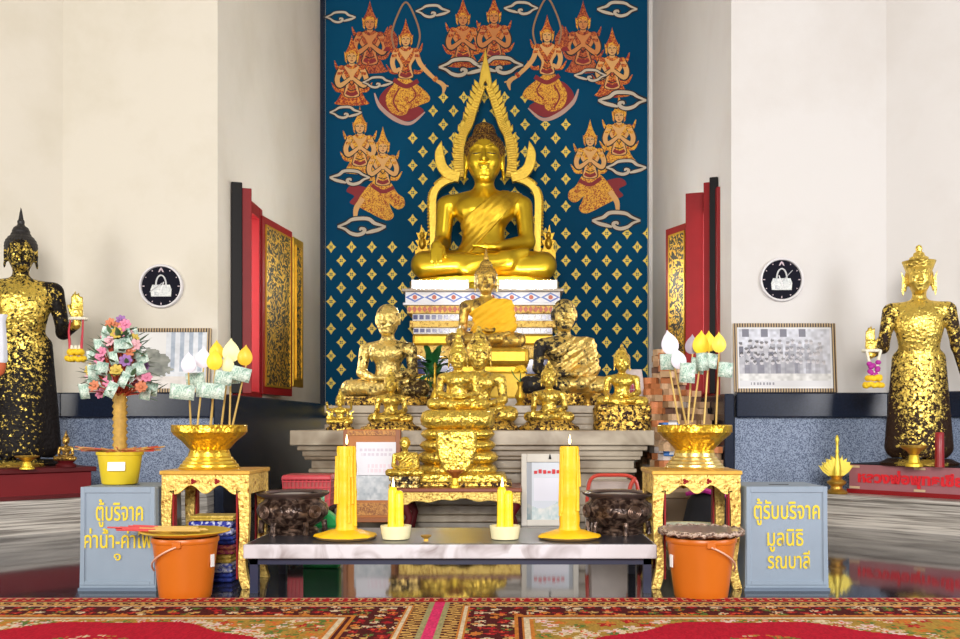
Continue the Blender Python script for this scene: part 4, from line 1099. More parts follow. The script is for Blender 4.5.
def bigcandle(px, label, seed, h):
    d = 4.95
    t = thing('big_candle', label, 'candle', (XP(px, d), d, tt), 0, 'big yellow candles in spilled wax')
    mb = MB(); n = 12
    pr = [(.052, .03)] + [(.050 + .003 * math.sin(i * 1.7), .03 + (h - .05) * (i + 1) / n) for i in range(n)] + [(.046, h), (.03, h - .006), (.004, h - .012)]
    pr = [(.075, .022), (.060, .035)] + pr[1:]
    mb.lathe(pr, 28, wob=drip(0, seed, 0, .07)); mb.build('candle_shaft', WAX, t, smooth=70)
    mb = MB(); mb.lathe([(.12, 0), (.145, .012), (.14, .022), (.10, .034), (.07, .045), (.02, .05)], 36, sx=1.08, wob=drip(0, seed + 5, 0, .11)); mb.build('wax_pool', WAX, t, smooth=70)
    mb = MB(); mb.lathe([(.11, -.001), (.15, .002), (.16, .012), (.155, .014), (.14, .006)], 36); mb.build('saucer', mat('brown_saucer', (.25, .15, .05), .5), t)
    mb = MB(); mb.tube([(0, 0, h - .015), (.004, 0, h + .012)], .003, 6); mb.build('wick', WICK, t)
    mb = MB(); flame(mb, .004, 0, h + .006, .055); mb.build('flame', FLAME, t)
    # long runs of wax down the side
    mb = MB(); rr = random.Random(seed)
    for k in range(7):
        a = rr.uniform(PI, 2 * PI); z1 = h - rr.uniform(0, .06); z0_ = rr.uniform(.06, h * .7); r = .050
        mb.tube([(r * math.cos(a), r * math.sin(a), z1), (1.03 * r * math.cos(a), 1.03 * r * math.sin(a), (z0_ + z1) / 2), (1.05 * r * math.cos(a), 1.05 * r * math.sin(a), z0_)], [.005, .007, .010], 8)
    mb.build('wax_runs', WAX, t, smooth=70)
bigcandle(346, 'tall thick yellow candle in spilled wax before the orange wooden frame', 1, .475)
bigcandle(569, 'tall thick yellow candle in spilled wax before the white framed notice', 4, .475)
def cupcandle(px, label, seed):
    d = 4.92
    t = thing('cup_candle', label, 'candle', (XP(px, d), d, tt), 0, 'yellow candles in cream cups')
    mb = MB(); mb.lathe([(.062, 0), (.070, .004), (.076, .045), (.079, .065), (.079, .07), (.072, .07), (.070, .055), (.01, .05)], 32); mb.build('cup', CREAM, t)
    mb = MB(); rr = random.Random(seed)
    for k, (x, y, r, h) in enumerate(((-.016, .0, .024, .27), (.018, -.006, .022, .25), (.0, .02, .022, .235))):
        mb.lathe([(r * 1.25, .048), (r * 1.05, .08), (r, .15), (r * .97, h - .02), (r * .7, h - .004), (.002, h)], 16, (x, y, 0), wob=drip(0, seed + k, 0, .12))
    mb.build('melting_candles', mat('bright_yellow_wax', (0.88, 0.63, 0.010), .4, 0, .1, 14, bump=.3, bscale=30), t, smooth=70)
    mb = MB(); mb.lathe([(.001, .26), (.007, .272), (.007, .28), (.003, .305), (.0005, .318)], 10, (-.014, 0, 0)); mb.build('flame', FLAME, t)
cupcandle(396, 'yellow candles burning in a cream cup, nearer the orange wooden frame', 11)
cupcandle(505, 'yellow candles burning in a cream cup, nearer the white framed notice', 17)
t = thing('wax_dish', 'tiny brass dish on the front edge of the low offering table', 'dish', (XP(426, 4.84), 4.84, tt))
mb = MB(); mb.lathe([(.014, 0), (.010, .012), (.026, .022), (.028, .03), (.022, .028), (.004, .02)], 16); mb.build('dish', BRASS, t)

POTM = twotone('dark_bronze_with_ash', (0.030, 0.016, 0.013), (0.24, 0.16, 0.12), 30, .55, .12, .30, .5, .5, distort=.6, bump=.8)
def incense_pot(px, label, rot):
    d = 5.2
    t = thing('incense_pot', label, 'incense pot', (XP(px, d), d, tt), rot, 'bronze incense pots on the low offering table')
    mb = MB(); mb.lathe([(.135, 0), (.14, .015), (.125, .03), (.11, .035), (.15, .06), (.185, .10), (.192, .13), (.18, .158), (.155, .175), (.148, .19)], 44); mb.build('belly', POTM, t, smooth=50)
    mb = MB(); mb.lathe([(.148, .19), (.165, .195), (.193, .212), (.197, .220), (.19, .224), (.155, .222), (.15, .212)], 44, cap=False); mb.build('rim', mat('worn_bronze_rim', (0.13, .09, .085), .3, .5, .3, 18), t, smooth=50)
    mb = MB(); mb.lathe([(.152, .205), (.10, .212), (.0, .216)], 32, cap=False); mb.build('ash', mat('pale_incense_ash', (.42, .38, .36), .9, 0, .2, 60), t)
    for k in range(6):
        mb = MB(); a = 2 * PI * k / 6; mb.tube([(.165 * math.cos(a), .165 * math.sin(a), .07), (.17 * math.cos(a), .17 * math.sin(a), .03), (.168 * math.cos(a), .168 * math.sin(a), .003)], [.016, .014, .018], 8)
        mb.build('foot', POTM, t)
    for sx in (-1, 1):   # moulded mask with a ring on the flank
        mb = MB(); a0 = -PI / 2 + sx * .75
        c = Vector((.19 * math.cos(a0), .19 * math.sin(a0), .125))
        n = Vector((math.cos(a0), math.sin(a0), 0)); s_ = Vector((-n.y, n.x, 0))
        for q in range(3): mb.tube([c + s_ * (.036 - .01 * q) * math.cos(2 * PI * i / 16) + Vector((0, 0, (.032 - .009 * q) * math.sin(2 * PI * i / 16))) + n * .004 for i in range(16)], .0045, 6, closed=True)
        mb.build('relief_mask', mat('rubbed_bronze', (.16, .10, .075), .4, .7, .2, 30), t)
incense_pot(293, 'dark bronze incense pot on the low table before the lidded red basket', .1)
incense_pot(618, 'dark bronze incense pot on the low table before the open red basket', -.4)

# baskets on stools and a green dustpan behind the low table
PINK = mat('translucent_red_plastic', (0.52, 0.045, 0.06), .35, 0, .2, 30)
def basket(px, label, lid, w, hgt, d=6.9, z=.25, m=PINK):
    t = thing('plastic_basket', label, 'basket', (XP(px, d), d, z))
    mb = MB(); hw = w / 2; n = 12
    for k in range(5): mb.tube([(x * (1 - .06 * (4 - k) / 4), y * (1 - .06 * (4 - k) / 4), .01 + (hgt - .02) * k / 4) for x, y in ((-hw, -.12), (hw, -.12), (hw, .12), (-hw, .12))], .006, 6, closed=True)
    for k in range(n + 1):
        x = -hw + w * k / n
        for y in (-.12, .12): mb.tube([(x * .94, y * .94, .01), (x, y, hgt)], .005, 5)
    mb.build('lattice_side', m, t, smooth=60)
    mb = MB(); mb.box(-hw * .93, hw * .93, -.11, .11, 0, hgt * .93, taper=1.05); mb.build('liner', mat('pale_red_liner', (0.40, 0.07, 0.07), .5, 0, .2, 14), t, smooth=0)
    if lid:
        mb = MB(); mb.box(-hw * 1.06, hw * 1.06, -.135, .135, hgt, hgt + .035, taper=.95); mb.build('lid', m, t, smooth=0, bevel=.01)
    s = thing('stool', 'low dark stool under the %s red basket' % ('lidded' if lid else 'open'), 'stool', (XP(px, d), d, 0))
    mb = MB(); mb.box(-hw, hw, -.14, .14, z - .03, z - .001); mb.build('seat', BLACK, s, smooth=0, bevel=.005)
    for sx in (-1, 1):
        for sy in (-1, 1):
            mb = MB(); mb.tube([(sx * (hw - .03), sy * .11, z - .03), (sx * (hw - .01), sy * .125, 0)], .016, 8); mb.build('leg', BLACK, s)
basket(310, 'lidded red plastic basket behind the incense pot, beside the orange wooden frame', True, .34, .19)
d7 = 6.6
t = thing('plastic_basket', 'clear plastic basket with red rim behind the incense pot near the bundle heap', 'basket', (XP(613, d7), d7, .0))
REDP = mat('red_plastic_rim', (0.50, 0.05, 0.03), .35, 0, .2, 20)
mb = MB(); o_ = catmull([(-.18, .20), (-.17, .40), (-.13, .475), (-.02, .485), (.12, .475), (.17, .40), (.18, .20)], 5)
mb.tube([(x, 0, z) for x, z in o_], .013, 8); mb.build('rim', REDP, t)
mb = MB(); mb.box(-.17, .17, .02, .30, .0, .44, taper=.95); mb.build('tub', mat('cloudy_plastic', (.36, .29, .26), .3, 0, .3, 9), t, smooth=0, bevel=.02)
mb = MB(); mb.tube([(.10, -.01, .34), (.12, -.02, .42), (.15, -.01, .47)], .014, 8); mb.build('handle', REDP, t)
t = thing('dustpan', 'bright green plastic dustpan with upright handle behind the low offering table', 'dustpan', (XP(325, 5.62), 5.62, .0))
LIME = mat('bright_green_plastic', (0.03, 0.50, 0.13), .35, 0, .1, 8)
mb = MB(); mb.prism([(-.13, .24), (-.06, .325), (.02, .335), (.10, .27), (.10, .24)], -.05, .04); mb.box(-.12, .09, -.05, .04, 0, .24); mb.build('pan', LIME, t, smooth=0, bevel=.012)
mb = MB(); mb.box(-.055, -.005, .0, .02, .32, .45)
mb.build('handle', twotone('holed_green_handle', (0.03, .42, .14), (.35, .6, .45), 90, .5, .1), t, smooth=0, bevel=.006)

# ------------------------------------------------------------------ gilded stands with bowls of bodhi leaf offerings
def stand(px, label, d=4.88):
    t = thing('gilded_stand', label, 'stand', (XP(px, d) , d, 0), 0, 'gilded offering stands')
    hw = .222; H = .603; D = .40
    mb = MB(); mb.box(-hw - .008, hw + .008, -.008, D + .008, H - .022, H); mb.build('tabletop', mat('gilt_red_tabletop', (0.62, .36, .06), .4, .5, .3, 30), t, smooth=0, bevel=.005)
    def apr():
        lo = []
        for i in range(33):
            u = i / 32; x = -hw + 2 * hw * u; e = abs(u - .5) * 2
            lo.append((x, H - .022 - (.075 + .022 * math.cos(e * PI * 3.0) + .03 * e ** 6 - .0)))
        return [(-hw, H - .022), (hw, H - .022)] + list(reversed(lo))
    for y0_ in (0, D - .022): mb = MB(); mb.prism(apr(), y0_, y0_ + .022); mb.build('apron', GILTCARVE, t, smooth=0, bevel=.003)
    for sx in (-1, 1): mb = MB(); a, b_ = sorted((sx * hw, sx * (hw - .02))); mb.box(a, b_, .02, D - .02, H - .12, H - .022); mb.build('side_apron', GILTCARVE, t, smooth=0)
    for sx in (-1, 1):
        for yy in (0, D - .04):
            o = [(hw, H - .1), (hw + .002, .40), (hw - .004, .25), (hw - .016, .14), (hw - .006, .06), (hw + .012, .0)]
            i_ = [(hw - .035, 0), (hw - .052, .06), (hw - .054, .16), (hw - .048, .28), (hw - .05, .40), (hw - .058, H - .1)]
            q = catmull(o, 5) + catmull(i_, 5)
            mb = MB(); mb.prism([(sx * x, z) for x, z in q], yy, yy + .04); lg = mb.build('leg', GILTCARVE, t, smooth=0, bevel=.003)
            mb = MB(); a, b_ = sorted((sx * (hw - .056), sx * (hw - .064))); mb.box(a, b_, yy, yy + .045, .05, H - .1); mb.build('red_inner_face', RED, lg, smooth=0)
    for sx in (-1, 1):
        mb = MB(); a, b_ = sorted((sx * (hw - .03), sx * (hw - .045))); mb.box(a, b_, .04, D - .04, .14, .17); mb.build('stretcher', DRED, t, smooth=0)
    mb = MB(); mb.box(-hw + .03, hw - .03, D - .05, D - .035, .15, .17); mb.build('stretcher', mat('pale_gilt_bar', (.7, .55, .25), .4, .4), t, smooth=0)
    # small red blossoms on the apron
    mb = MB()
    for x in (-.06, .06):
        for k in range(3): mb.ell((x + .008 * math.cos(k * 2.1), -.002, H - .055 + .008 * math.sin(k * 2.1)), (.008, .006, .008), 8, 6)
    mb.build('red_blossoms', RED, t)
    return t
stand(205, 'gilded carved stand with curved legs beside the donation box with two text lines')
stand(697, 'gilded carved stand with curved legs beside the donation box with three text lines')
def footed_bowl(px, label, rtop, m, mfoot, d=5.08):
    t = thing('footed_bowl', label, 'bowl', (XP(px, d), d, .603), 0, 'golden footed bowls on the stands'); k = rtop
    mb = MB(); mb.lathe([(.155, 0), (.158, .008), (.150, .014), (.148, .024), (.138, .030), (.134, .042), (.124, .048), (.120, .060), (.110, .066), (.105, .085)], 44); mb.build('stepped_foot', mfoot, t, smooth=30)
    mb = MB(); mb.lathe([(.105, .085), (.10, .10), (k * .72, .145), (k * .95, .182), (k * .97, .19), (k, .194), (k, .228), (k * .985, .232), (k * .95, .232), (k * .93, .215), (k * .7, .17), (.02, .13)], 44, cap=False); mb.build('bowl', m, t, smooth=30)
    return t
BOWLG = leaf('embossed_gold', (0.82, 0.52, 0.05), (0.42, 0.18, 0.02), .75, 30, .3, .1, bump=.8, metal=.9, dmetal=.8)
BOWLS = mat('pale_gold_foot', (0.78, 0.60, 0.22), .3, .9, .1, 20, bump=.15)
footed_bowl(209.5, 'footed golden bowl of bodhi leaf offerings on the stand near the money tree', .193, BOWLG, mat('yellow_gold_foot', (0.80, 0.55, 0.06), .32, .85, .1, 20, bump=.15))
footed_bowl(694.5, 'footed golden bowl with pale foot and bodhi leaf offerings near the bundle heap', .196, BOWLG, BOWLS)
LW = mat('lilac_white_leaf', (0.74, 0.70, 0.80), .6, 0, .05, 20)
LC = mat('cream_yellow_leaf', (0.86, 0.80, 0.42), .6, 0, .06, 20)
LY = mat('golden_yellow_leaf', (0.86, 0.60, 0.03), .55, 0, .1, 20)
LL = mat('dull_lilac_leaf', (0.42, 0.36, 0.44), .6, 0, .06, 20)
def offering(px, py, hpx, m, fx, fy, d, label, group, note=None, tilt=0.0, wk=1.0, scale_tone=None):
    """leaf with tip at (px,py-..) above; foot at fx,fy"""
    foot = P(fx, fy, 5.07); tipc = P(px, py, d)
    t = thing('bodhi_leaf_offering', label, 'offering', foot, 0, group)
    r = tipc - foot; h = hpx * d / F; w = h * .72 * wk
    ca, sa = math.cos(tilt), math.sin(tilt)
    low = r + Vector((sa * h * .5, 0, -ca * h * .5))
    mb = MB(); mb.tube([(0, 0, 0), tuple(low * .5 + Vector((0, .0, 0))), tuple(low)], [.0055, .005, .004], 7); mb.build('stick', STEM, t)
    half = [(0, -.5), (.22, -.47), (.42, -.34), (.5, -.14), (.44, .06), (.28, .24), (.10, .38), (0, .5)]
    ol = catmull([(x, z) for x, z in half], 4); ol = ol + [(-x, z) for x, z in reversed(ol[1:-1])]
    mb = MB(); n = len(ol); vs = []; 
    for x, z in ol: vs.append((x * w, .018 * math.cos(x * PI) * 0, z * h))
    for x, z in ol: vs.append((x * w * .5, -.016, z * h * .55 - .02 * h))
    vs.append((0, -.02, -.03 * h)); fs = []
    for i in range(n): j = (i + 1) % n; fs.append((i, j, n + j, n + i)); fs.append((n + i, n + j, 2 * n))
    o2 = len(vs); vs += [(x, .006 - y * .2, z) for x, y, z in vs[:2 * n + 1]]
    fs += [tuple(reversed([q + o2 for q in f])) for f in fs[:]]
    mb.add(vs, fs); mb.build('leaf', m, t, r, (0, tilt, 0), smooth=60)
    if note:
        nx, ny, nw, nh, na = note; c = P(nx, ny, d) - foot
        w2 = nw * d / F / 2; h2 = nh * d / F / 2
        mb = MB(); vs = []; fs = []; N = 6
        for i in range(N + 1):
            x = -w2 + 2 * w2 * i / N; yy = -.012 * math.sin(i / N * PI * 1.5)
            vs += [(x, yy, -h2), (x, yy, h2)]
        for i in range(N): fs.append((2 * i, 2 * i + 2, 2 * i + 3, 2 * i + 1))
        mb.add(vs, fs); nt2 = mb.build('bank_note', NOTE, t, c + Vector((0, -.018, 0)), (0, na, 0), smooth=60)
        md = nt2.modifiers.new('paper', 'SOLIDIFY'); md.thickness = .0012
    return t
GL = 'bodhi leaf offerings in the bowl near the money tree'; GR = 'bodhi leaf offerings in the bowl near the bundle heap'
for (px, py, hp, m, fx, fy, d, nt2, tl, lab) in (
    (188.5, 362, 21, LW, 191, 430, 4.92, (183, 392, 24, 15, .1), 0, 'lilac white bodhi leaf on a stick with banknotes, outermost toward the money tree'),
    (203, 357, 22, LW, 197, 430, 5.05, (196, 380, 18, 14, -.1), .05, 'lilac white bodhi leaf standing behind the yellow leaves'),
    (216.5, 350, 20, LY, 210, 430, 5.05, (205, 390, 16, 14, 0), 0, 'small golden yellow bodhi leaf rising behind the broader yellow leaf'),
    (214.5, 359, 22, LY, 211, 428, 4.92, (213, 391, 24, 15, .12), .03, 'broad golden yellow bodhi leaf in the middle of the bowl'),
    (231, 350, 24, LC, 229.5, 430, 5.02, (233, 376, 14, 16, -.1), 0, 'tallest cream yellow bodhi leaf'),
    (227.5, 363, 18, LC, 221, 430, 4.94, (224, 378, 17, 14, .15), .04, 'cream yellow bodhi leaf below the tallest leaf, beside the broad yellow leaf'),
    (245, 355, 21, mat('deep_gold_leaf', (.80, .47, .03), .5), 232, 428, 4.96, (241, 374, 20, 14, .25), .1, 'deep gold bodhi leaf leaning out toward the red window shutter')):
    offering(px, py, hp, m, fx, fy, d, lab, GL, nt2, tl)
for (px, py, hp, m, fx, fy, d, nt2, tl, lab) in (
    (669.5, 342, 25, LW, 679, 424, 5.0, (668, 362, 17, 16, -.05), -.2, 'lilac white bodhi leaf leaning out over the bundle heap'),
    (678, 358, 22, LW, 686, 424, 4.94, (687, 373, 16, 20, .05), -.3, 'white bodhi leaf tilted low in front of the leaning lilac one'),
    (692, 344, 20, LL, 688, 424, 5.05, (697, 366, 14, 16, .1), .05, 'dull lilac bodhi leaf standing beside the yellow leaves'),
    (701, 342, 24, LY, 692, 422, 5.0, (702, 362, 12, 18, -.1), .05, 'narrow golden yellow bodhi leaf next to the dull lilac leaf'),
    (709, 341, 21, LY, 704, 424, 5.06, (709, 361, 16, 15, .1), 0, 'golden yellow bodhi leaf in the middle of the three yellow ones'),
    (719, 342, 21, mat('lemon_gold_leaf', (.88, .66, .08), .5), 716, 424, 4.96, (725, 370, 15, 15, .08), 0, 'broad lemon gold bodhi leaf at the red shutter side of its bowl')):
    offering(px, py, hp, m, fx, fy, d, lab, GR, nt2, tl, .95)
# ------------------------------------------------------------------ orange buckets with trays
def bucket(px, label, rt, rb, hang, d=4.66, h=.295):
    t = thing('bucket', label, 'bucket', (XP(px, d), d, .0), 0, 'orange plastic buckets')
    pr = [(rb * .96, 0), (rb, .008)] + [(lerp(rb, rt * .96, k / 6), .008 + (h - .035) * k / 6) for k in range(1, 7)] + [(rt * .985, h - .026), (rt * 1.0, h - .022), (rt, h - .004), (rt * .985, h), (rt * .94, h), (rb * .9, .02), (.001, .016)]
    mb = MB(); mb.lathe(pr, 48, cap=False); mb.build('pail', ORANGE, t, smooth=35)
    mb = MB()
    pts = []
    for k in range(16):
        u_ = k / 15; a = math.radians(lerp(-86, -178 if hang < 0 else -2, u_)); z_ = h - .032 - .135 * u_ ** 1.1; rr_ = lerp(rb, rt, z_ / h) + .012
        pts.append((rr_ * math.cos(a), rr_ * math.sin(a), z_))
    mb.tube(pts, .0045, 8); mb.build('bail_handle', mat('pale_pink_handle', (.62, .36, .26), .4, 0, .05), t)
    mb = MB(); q = pts[0]; mb.cbox((q[0], q[1] + .008, q[2] + .008), (.04, .02, .03), (0, 0, 0)); mb.build('lug', ORANGE, t, smooth=0, bevel=.004)
    mb = MB(); a0 = -.25 if hang < 0 else -2.85; c = Vector((rt * .93 * math.cos(a0), rt * .93 * math.sin(a0), h * .62)); mb.cbox(c, (.028, .004, .06), (0, 0, a0 + PI / 2)); mb.build('white_label', WHITE, t, smooth=0)
    return t, h
b1, bh = bucket(185.5, 'orange bucket under a gold tray of incense, beside the donation box with two text lines', .158, .122, -1)
b2, bh = bucket(701, 'orange bucket under a silver tray, beside the donation box with three text lines', .170, .128, 1)
t = thing('gold_tray', 'round gold tray with red tipped incense sticks on the orange bucket', 'tray', b1.location + Vector((0, 0, bh + .001)))
mb = MB(); mb.lathe([(.10, 0), (.15, .006), (.205, .022), (.212, .026), (.205, .03), (.15, .015), (.01, .008)], 44, cap=False, wob=lambda a, z, j: 1 + .02 * math.sin(a * 18)); mb.build('dish', YGOLD, t, smooth=40)
random.seed(5)
for k in range(10):
    s_ = thing('incense_stick', 'red and tan incense stick lying across the gold tray on the orange bucket', 'incense stick', t.location + Vector((-.07 + random.uniform(-.05, .04), -.06 + .012 * k, .034 + .004 * (k % 3))), random.uniform(-.12, .12), 'incense sticks on the gold tray')
    L0 = random.uniform(.17, .21); sp = -.05
    mb = MB(); mb.tube([(sp - L0 * .95, 0, .004), (sp - L0 * .2, 0, 0)], .0045, 6); mb.build('red_end', mat('pink_red_stick', (.55, .06, .06), .7), s_)
    mb = MB(); mb.tube([(sp - L0 * .2, 0, 0), (sp + L0, 0, -.002)], .004, 6); mb.build('tan_end', mat('tan_stick', (.55, .36, .10), .8), s_)
t = thing('silver_tray', 'round silvery tray with brown braided rim on the orange bucket', 'tray', b2.location + Vector((0, 0, bh + .001)))
mb = MB(); mb.lathe([(.10, 0), (.16, .008), (.195, .03), (.185, .034), (.14, .026), (.01, .022)], 44, cap=False); mb.build('dish', mat('silvery_tin', (.62, .60, .58), .3, .8, .2, 40), t)
mb = MB(); mb.tube([(.196 * math.cos(2 * PI * i / 60), .196 * math.sin(2 * PI * i / 60), .026 + .006 * math.sin(i * 2.1)) for i in range(60)], .013, 7, closed=True); mb.build('braided_rim', twotone('brown_braid', (.08, .035, .02), (.50, .38, .30), 60, .5, .08), t, smooth=60)

# ------------------------------------------------------------------ donation boxes
BOXG = mat('blue_grey_paint', (0.215, 0.275, 0.35), .5, 0, .10, 7)
BOXD = mat('dark_blue_grey_edge', (0.11, 0.15, 0.21), .5)
YPAINT = mat('yellow_letter_paint', (0.66, 0.50, 0.018), .6, 0, .05)
def donation(px, label, w, h, lines, dd=.40, d=4.83):
    t = thing('donation_box', label, 'donation box', (XP(px, d), d, 0), 0, 'blue grey donation boxes with yellow Thai lettering')
    mb = MB(); mb.box(-w / 2, w / 2, 0, dd, .012, h, taper=.965); mb.build('case', BOXG, t, smooth=0, bevel=.006)
    mb = MB(); mb.box(-w / 2 - .004, w / 2 + .004, -.006, dd + .004, 0, .014); mb.build('base_edge', BOXD, t, smooth=0)
    tl = math.atan2(.0175 * dd, h)
    o = Matrix.Rotation(-tl, 4, 'X')
    fr = MB(); k = .022; q = w * .965 / 2
    for x0, x1, z0_, z1_ in ((-q, -q + k, .03, h), (q - k, q, .03, h), (-q + k, q - k, .03, .05), (-q + k, q - k, h - .03, h)): fr.box(x0, x1, -.006, .004, z0_, z1_, o)
    fr.build('door_frame', BOXG, t, smooth=0, bevel=.002)
    mb = MB(); mb.box(-.05, .05, dd * .35, dd * .35 + .02, h, h + .002); mb.build('coin_slot', BLACK, t, smooth=0)
    for body, cx_, z, size, wid in lines:
        lettering('lettering', body, size, YPAINT, t, (cx_, z / h * .0175 * dd - .0035, z), (PI / 2 - tl, 0, 0), size * .010, .0015, width=wid)
    return t
kx = 4.83 / F
donation(117.5, 'blue grey donation box with two yellow text lines, under the money tree pot', 77 * kx, .523, [('ตู้บริจาค', .01, .523 - 26 * kx, .125, 47 * kx), ('ค่าน้ำ-ค่าไฟ', .00, .523 - 54 * kx, .115, 68 * kx), ('๑', .0, .523 - 69 * kx, .07, 7 * kx)])
donation(787, 'blue grey donation box with three yellow text lines, before the granite wall facing', 84 * kx, .525, [('ตู้รับบริจาค', .0, .525 - 25 * kx, .12, 66 * kx), ('มูลนิธิ', -.01, .525 - 52 * kx, .115, 36 * kx), ('รณบาลี', .01, .525 - 75 * kx, .11, 42 * kx)])

# ------------------------------------------------------------------ money tree in a yellow pot on the left box
mt = thing('money_tree', 'tree of banknotes and paper flowers in a yellow pot on the donation box', 'money tree', (XP(120, 5.04), 5.04, .5265))
mb = MB(); mb.lathe([(.086, 0), (.090, .006), (.110, .150), (.117, .152), (.119, .168), (.108, .168), (.10, .15)], 40); mb.build('pot', mat('yellow_plastic_pot', (0.62, 0.47, 0.02), .4, 0, .06, 6), mt)
mb = MB(); mb.cbox((.024, -.1065, .095), (.085, .004, .045), (-.19, 0, .2)); mb.build('pot_label', WHITE, mt, smooth=0)
mb = MB(); mb.lathe([(.03, .14)] + [(.030 + .006 * abs(math.sin(i * PI / 2)), .15 + .017 * i) for i in range(20)], 16, wob=lambda a, z, j: 1 + .12 * math.sin(6 * a + (j % 2) * PI)); mb.build('woven_trunk', mat('woven_gold_straw', (.42, .25, .04), .6, .1, .35, 50, bump=.4), mt, smooth=50)
random.seed(21)
mb = MB()
for k in range(46):
    a = random.uniform(0, 2 * PI); r = random.uniform(.02, .13)
    L0 = random.uniform(.12, .20)
    b = a + random.uniform(-.5, .5)
    mb.tube([(r * .3 * math.cos(a), r * .3 * math.sin(a), .165 + .003 * (k % 6)), (.05 * math.cos(a) + L0 * math.cos(b), .6 * (.05 * math.sin(a) + L0 * math.sin(b)), .17 + .004 * (k % 7))], .003, 5)
mb.build('incense_on_rim', twotone('tan_red_incense', (.50, .05, .03), (.50, .32, .08), 12, .5, .1), mt)
mb = MB()
tips = []
for k in range(72):
    a = 2.4 * k; v = k / 71.0; z = .47 + .37 * v; r = .165 * (1 - v) ** .62 * (1 if k % 3 else .75) + .015
    tp = Vector((r * math.cos(a), r * .75 * math.sin(a), z + random.uniform(-.02, .02))); tips.append((tp, a))
    mb.tube([(.02 * math.cos(a), .02 * math.sin(a), .46), tuple(Vector((r * .5 * math.cos(a), r * .4 * math.sin(a), .47 + (z - .47) * .55))), tuple(tp)], .0035, 5)
mb.build('red_twigs', mat('red_foil_twig', (.42, .05, .02), .5, .1, .3, 30), mt)
FLC = [mat('pink_paper_flower', (.62, .20, .32), .7, 0, .15, 60), mat('orange_paper_flower', (.52, .17, .08), .7, 0, .15, 60), mat('violet_paper_flower', (.26, .12, .32), .7, 0, .15, 60), mat('yellow_paper_flower', (.50, .36, .06), .7, 0, .15, 60), mat('pale_pink_paper_flower', (.66, .36, .40), .7, 0, .1, 60)]
def flower(mb, c, r, a):
    for k in range(7):
        th = 2 * PI * k / 7
        M = Matrix.Translation(c) @ Euler((PI / 2 - .3, 0, .35 * math.cos(a))).to_matrix().to_4x4() @ Matrix.Rotation(th, 4, 'Z') @ Matrix.Translation((r * .55, 0, 0)) @ Euler((0, -.35, 0)).to_matrix().to_4x4()
        mb.ell((0, 0, 0), (r * .5, r * .36, r * .10), 8, 5, M)
    mb.ell(c + Vector((0, -r * .15, 0)), (r * .28, r * .28, r * .28), 8, 6)
nm = ('pink', 'orange', 'violet', 'yellow', 'pale pink')
GRN2 = mat('grey_green_paper_leaf', (.09, .17, .08), .7, 0, .3, 40)
for k, (tp, a) in enumerate(tips):
    front = tp + Vector((0, -.02, 0))
    if k % 2 == 1 or k > 66:
        j = (k * 7 // 3) % 5 if k < 60 else (1, 2, 3, 4, 1, 0, 3, 1, 0, 1)[k % 10]
        if tp.x < -.03 and j == 2: j = 0
        mb = MB(); flower(mb, front, random.uniform(.026, .036), a); o = mb.build('paper_flower', FLC[j], mt, smooth=60); o['label'] = nm[j] + ' paper flower'
    else:
        w2, h2 = random.choice(((.026, .040), (.042, .024), (.028, .034))); mb = MB(); vs = []; fs = []
        for i in range(5):
            x = -w2 + 2 * w2 * i / 4; vs += [(x, -.008 * math.sin(i * 1.3), -h2), (x, -.008 * math.sin(i * 1.3 + .6), h2)]
        for i in range(4): fs.append((2 * i, 2 * i + 2, 2 * i + 3, 2 * i + 1))
        mb.add(vs, fs); o = mb.build('bank_note', NOTE, mt, front, (random.uniform(-.3, .3), random.uniform(-.5, .5), random.uniform(-.5, .5)), smooth=60)
        md = o.modifiers.new('paper', 'SOLIDIFY'); md.thickness = .001
mb = MB()
for k in range(120):
    tp, a = random.choice(tips); dv = (math.cos(a) + random.uniform(-.5, .5), math.sin(a) * .6 - .2, random.uniform(-.5, 1.0))
    leafshape(mb, tuple(tp * .96), dv, random.uniform(.07, .11), .012, .1, 5)
o = mb.build('paper_leaves', GRN2, mt, smooth=80); o['kind'] = 'stuff'

# ------------------------------------------------------------------ things under and behind the stands
random.seed(9)
CL = [('patterned_royal_blue_cloth', (.01, .02, .30), (.55, .58, .75)), ('folded_gold_cloth', (.50, .34, .04), (.75, .55, .12)), ('deep_blue_cloth', (.008, .015, .16), (.02, .05, .35)), ('magenta_cloth', (.35, .03, .12), (.6, .2, .1)), ('white_blue_cloth', (.55, .56, .66), (.05, .08, .4))]
z = .001
for nm_, lab, j, h in (('folded_cloth', 'folded deep blue cloth at the bottom of the stack under the gilded stand', 2, .05), ('folded_cloth', 'folded white and blue cloth second from the bottom under the gilded stand', 4, .05), ('folded_cloth', 'folded gold cloth in the middle of the stack under the gilded stand', 1, .045), ('folded_cloth', 'folded magenta cloth above the middle gold cloth in the stack', 3, .05), ('folded_cloth', 'folded deep blue cloth fourth from the bottom, below the patterned blue one', 2, .045), ('folded_cloth', 'royal blue white patterned folded cloth near the stack top', 0, .08), ('folded_cloth', 'folded gold cloth topmost on the stack under the gilded stand', 1, .028)):
    t = thing(nm_, lab, 'cloth', (XP(216, 5.17) + random.uniform(-.008, .008), 5.15, z), random.uniform(-.04, .04), 'folded cloths under the gilded stand')
    mm = twotone(CL[j][0], CL[j][1], CL[j][2], 26, .54, .05, .7)
    for q in range(2):
        mb = MB(); mb.box(-.115, .115, -.075, .075, h * q / 2, h * (q + 1) / 2 - .001); mb.build('fold', mm, t, smooth=0, bevel=h * .2)
    z += h + .001
t = thing('basin', 'pale round basin on the floor under the gilded stand near the bundle heap', 'basin', (XP(690, 5.55), 5.55, 0))
mb = MB(); mb.lathe([(.13, 0), (.19, .20), (.215, .235), (.22, .245), (.21, .25), (.18, .20), (.12, .02), (.001, .015)], 40, cap=False); mb.build('bowl', mat('pale_green_enamel', (.46, .46, .34), .35, 0, .08), t)
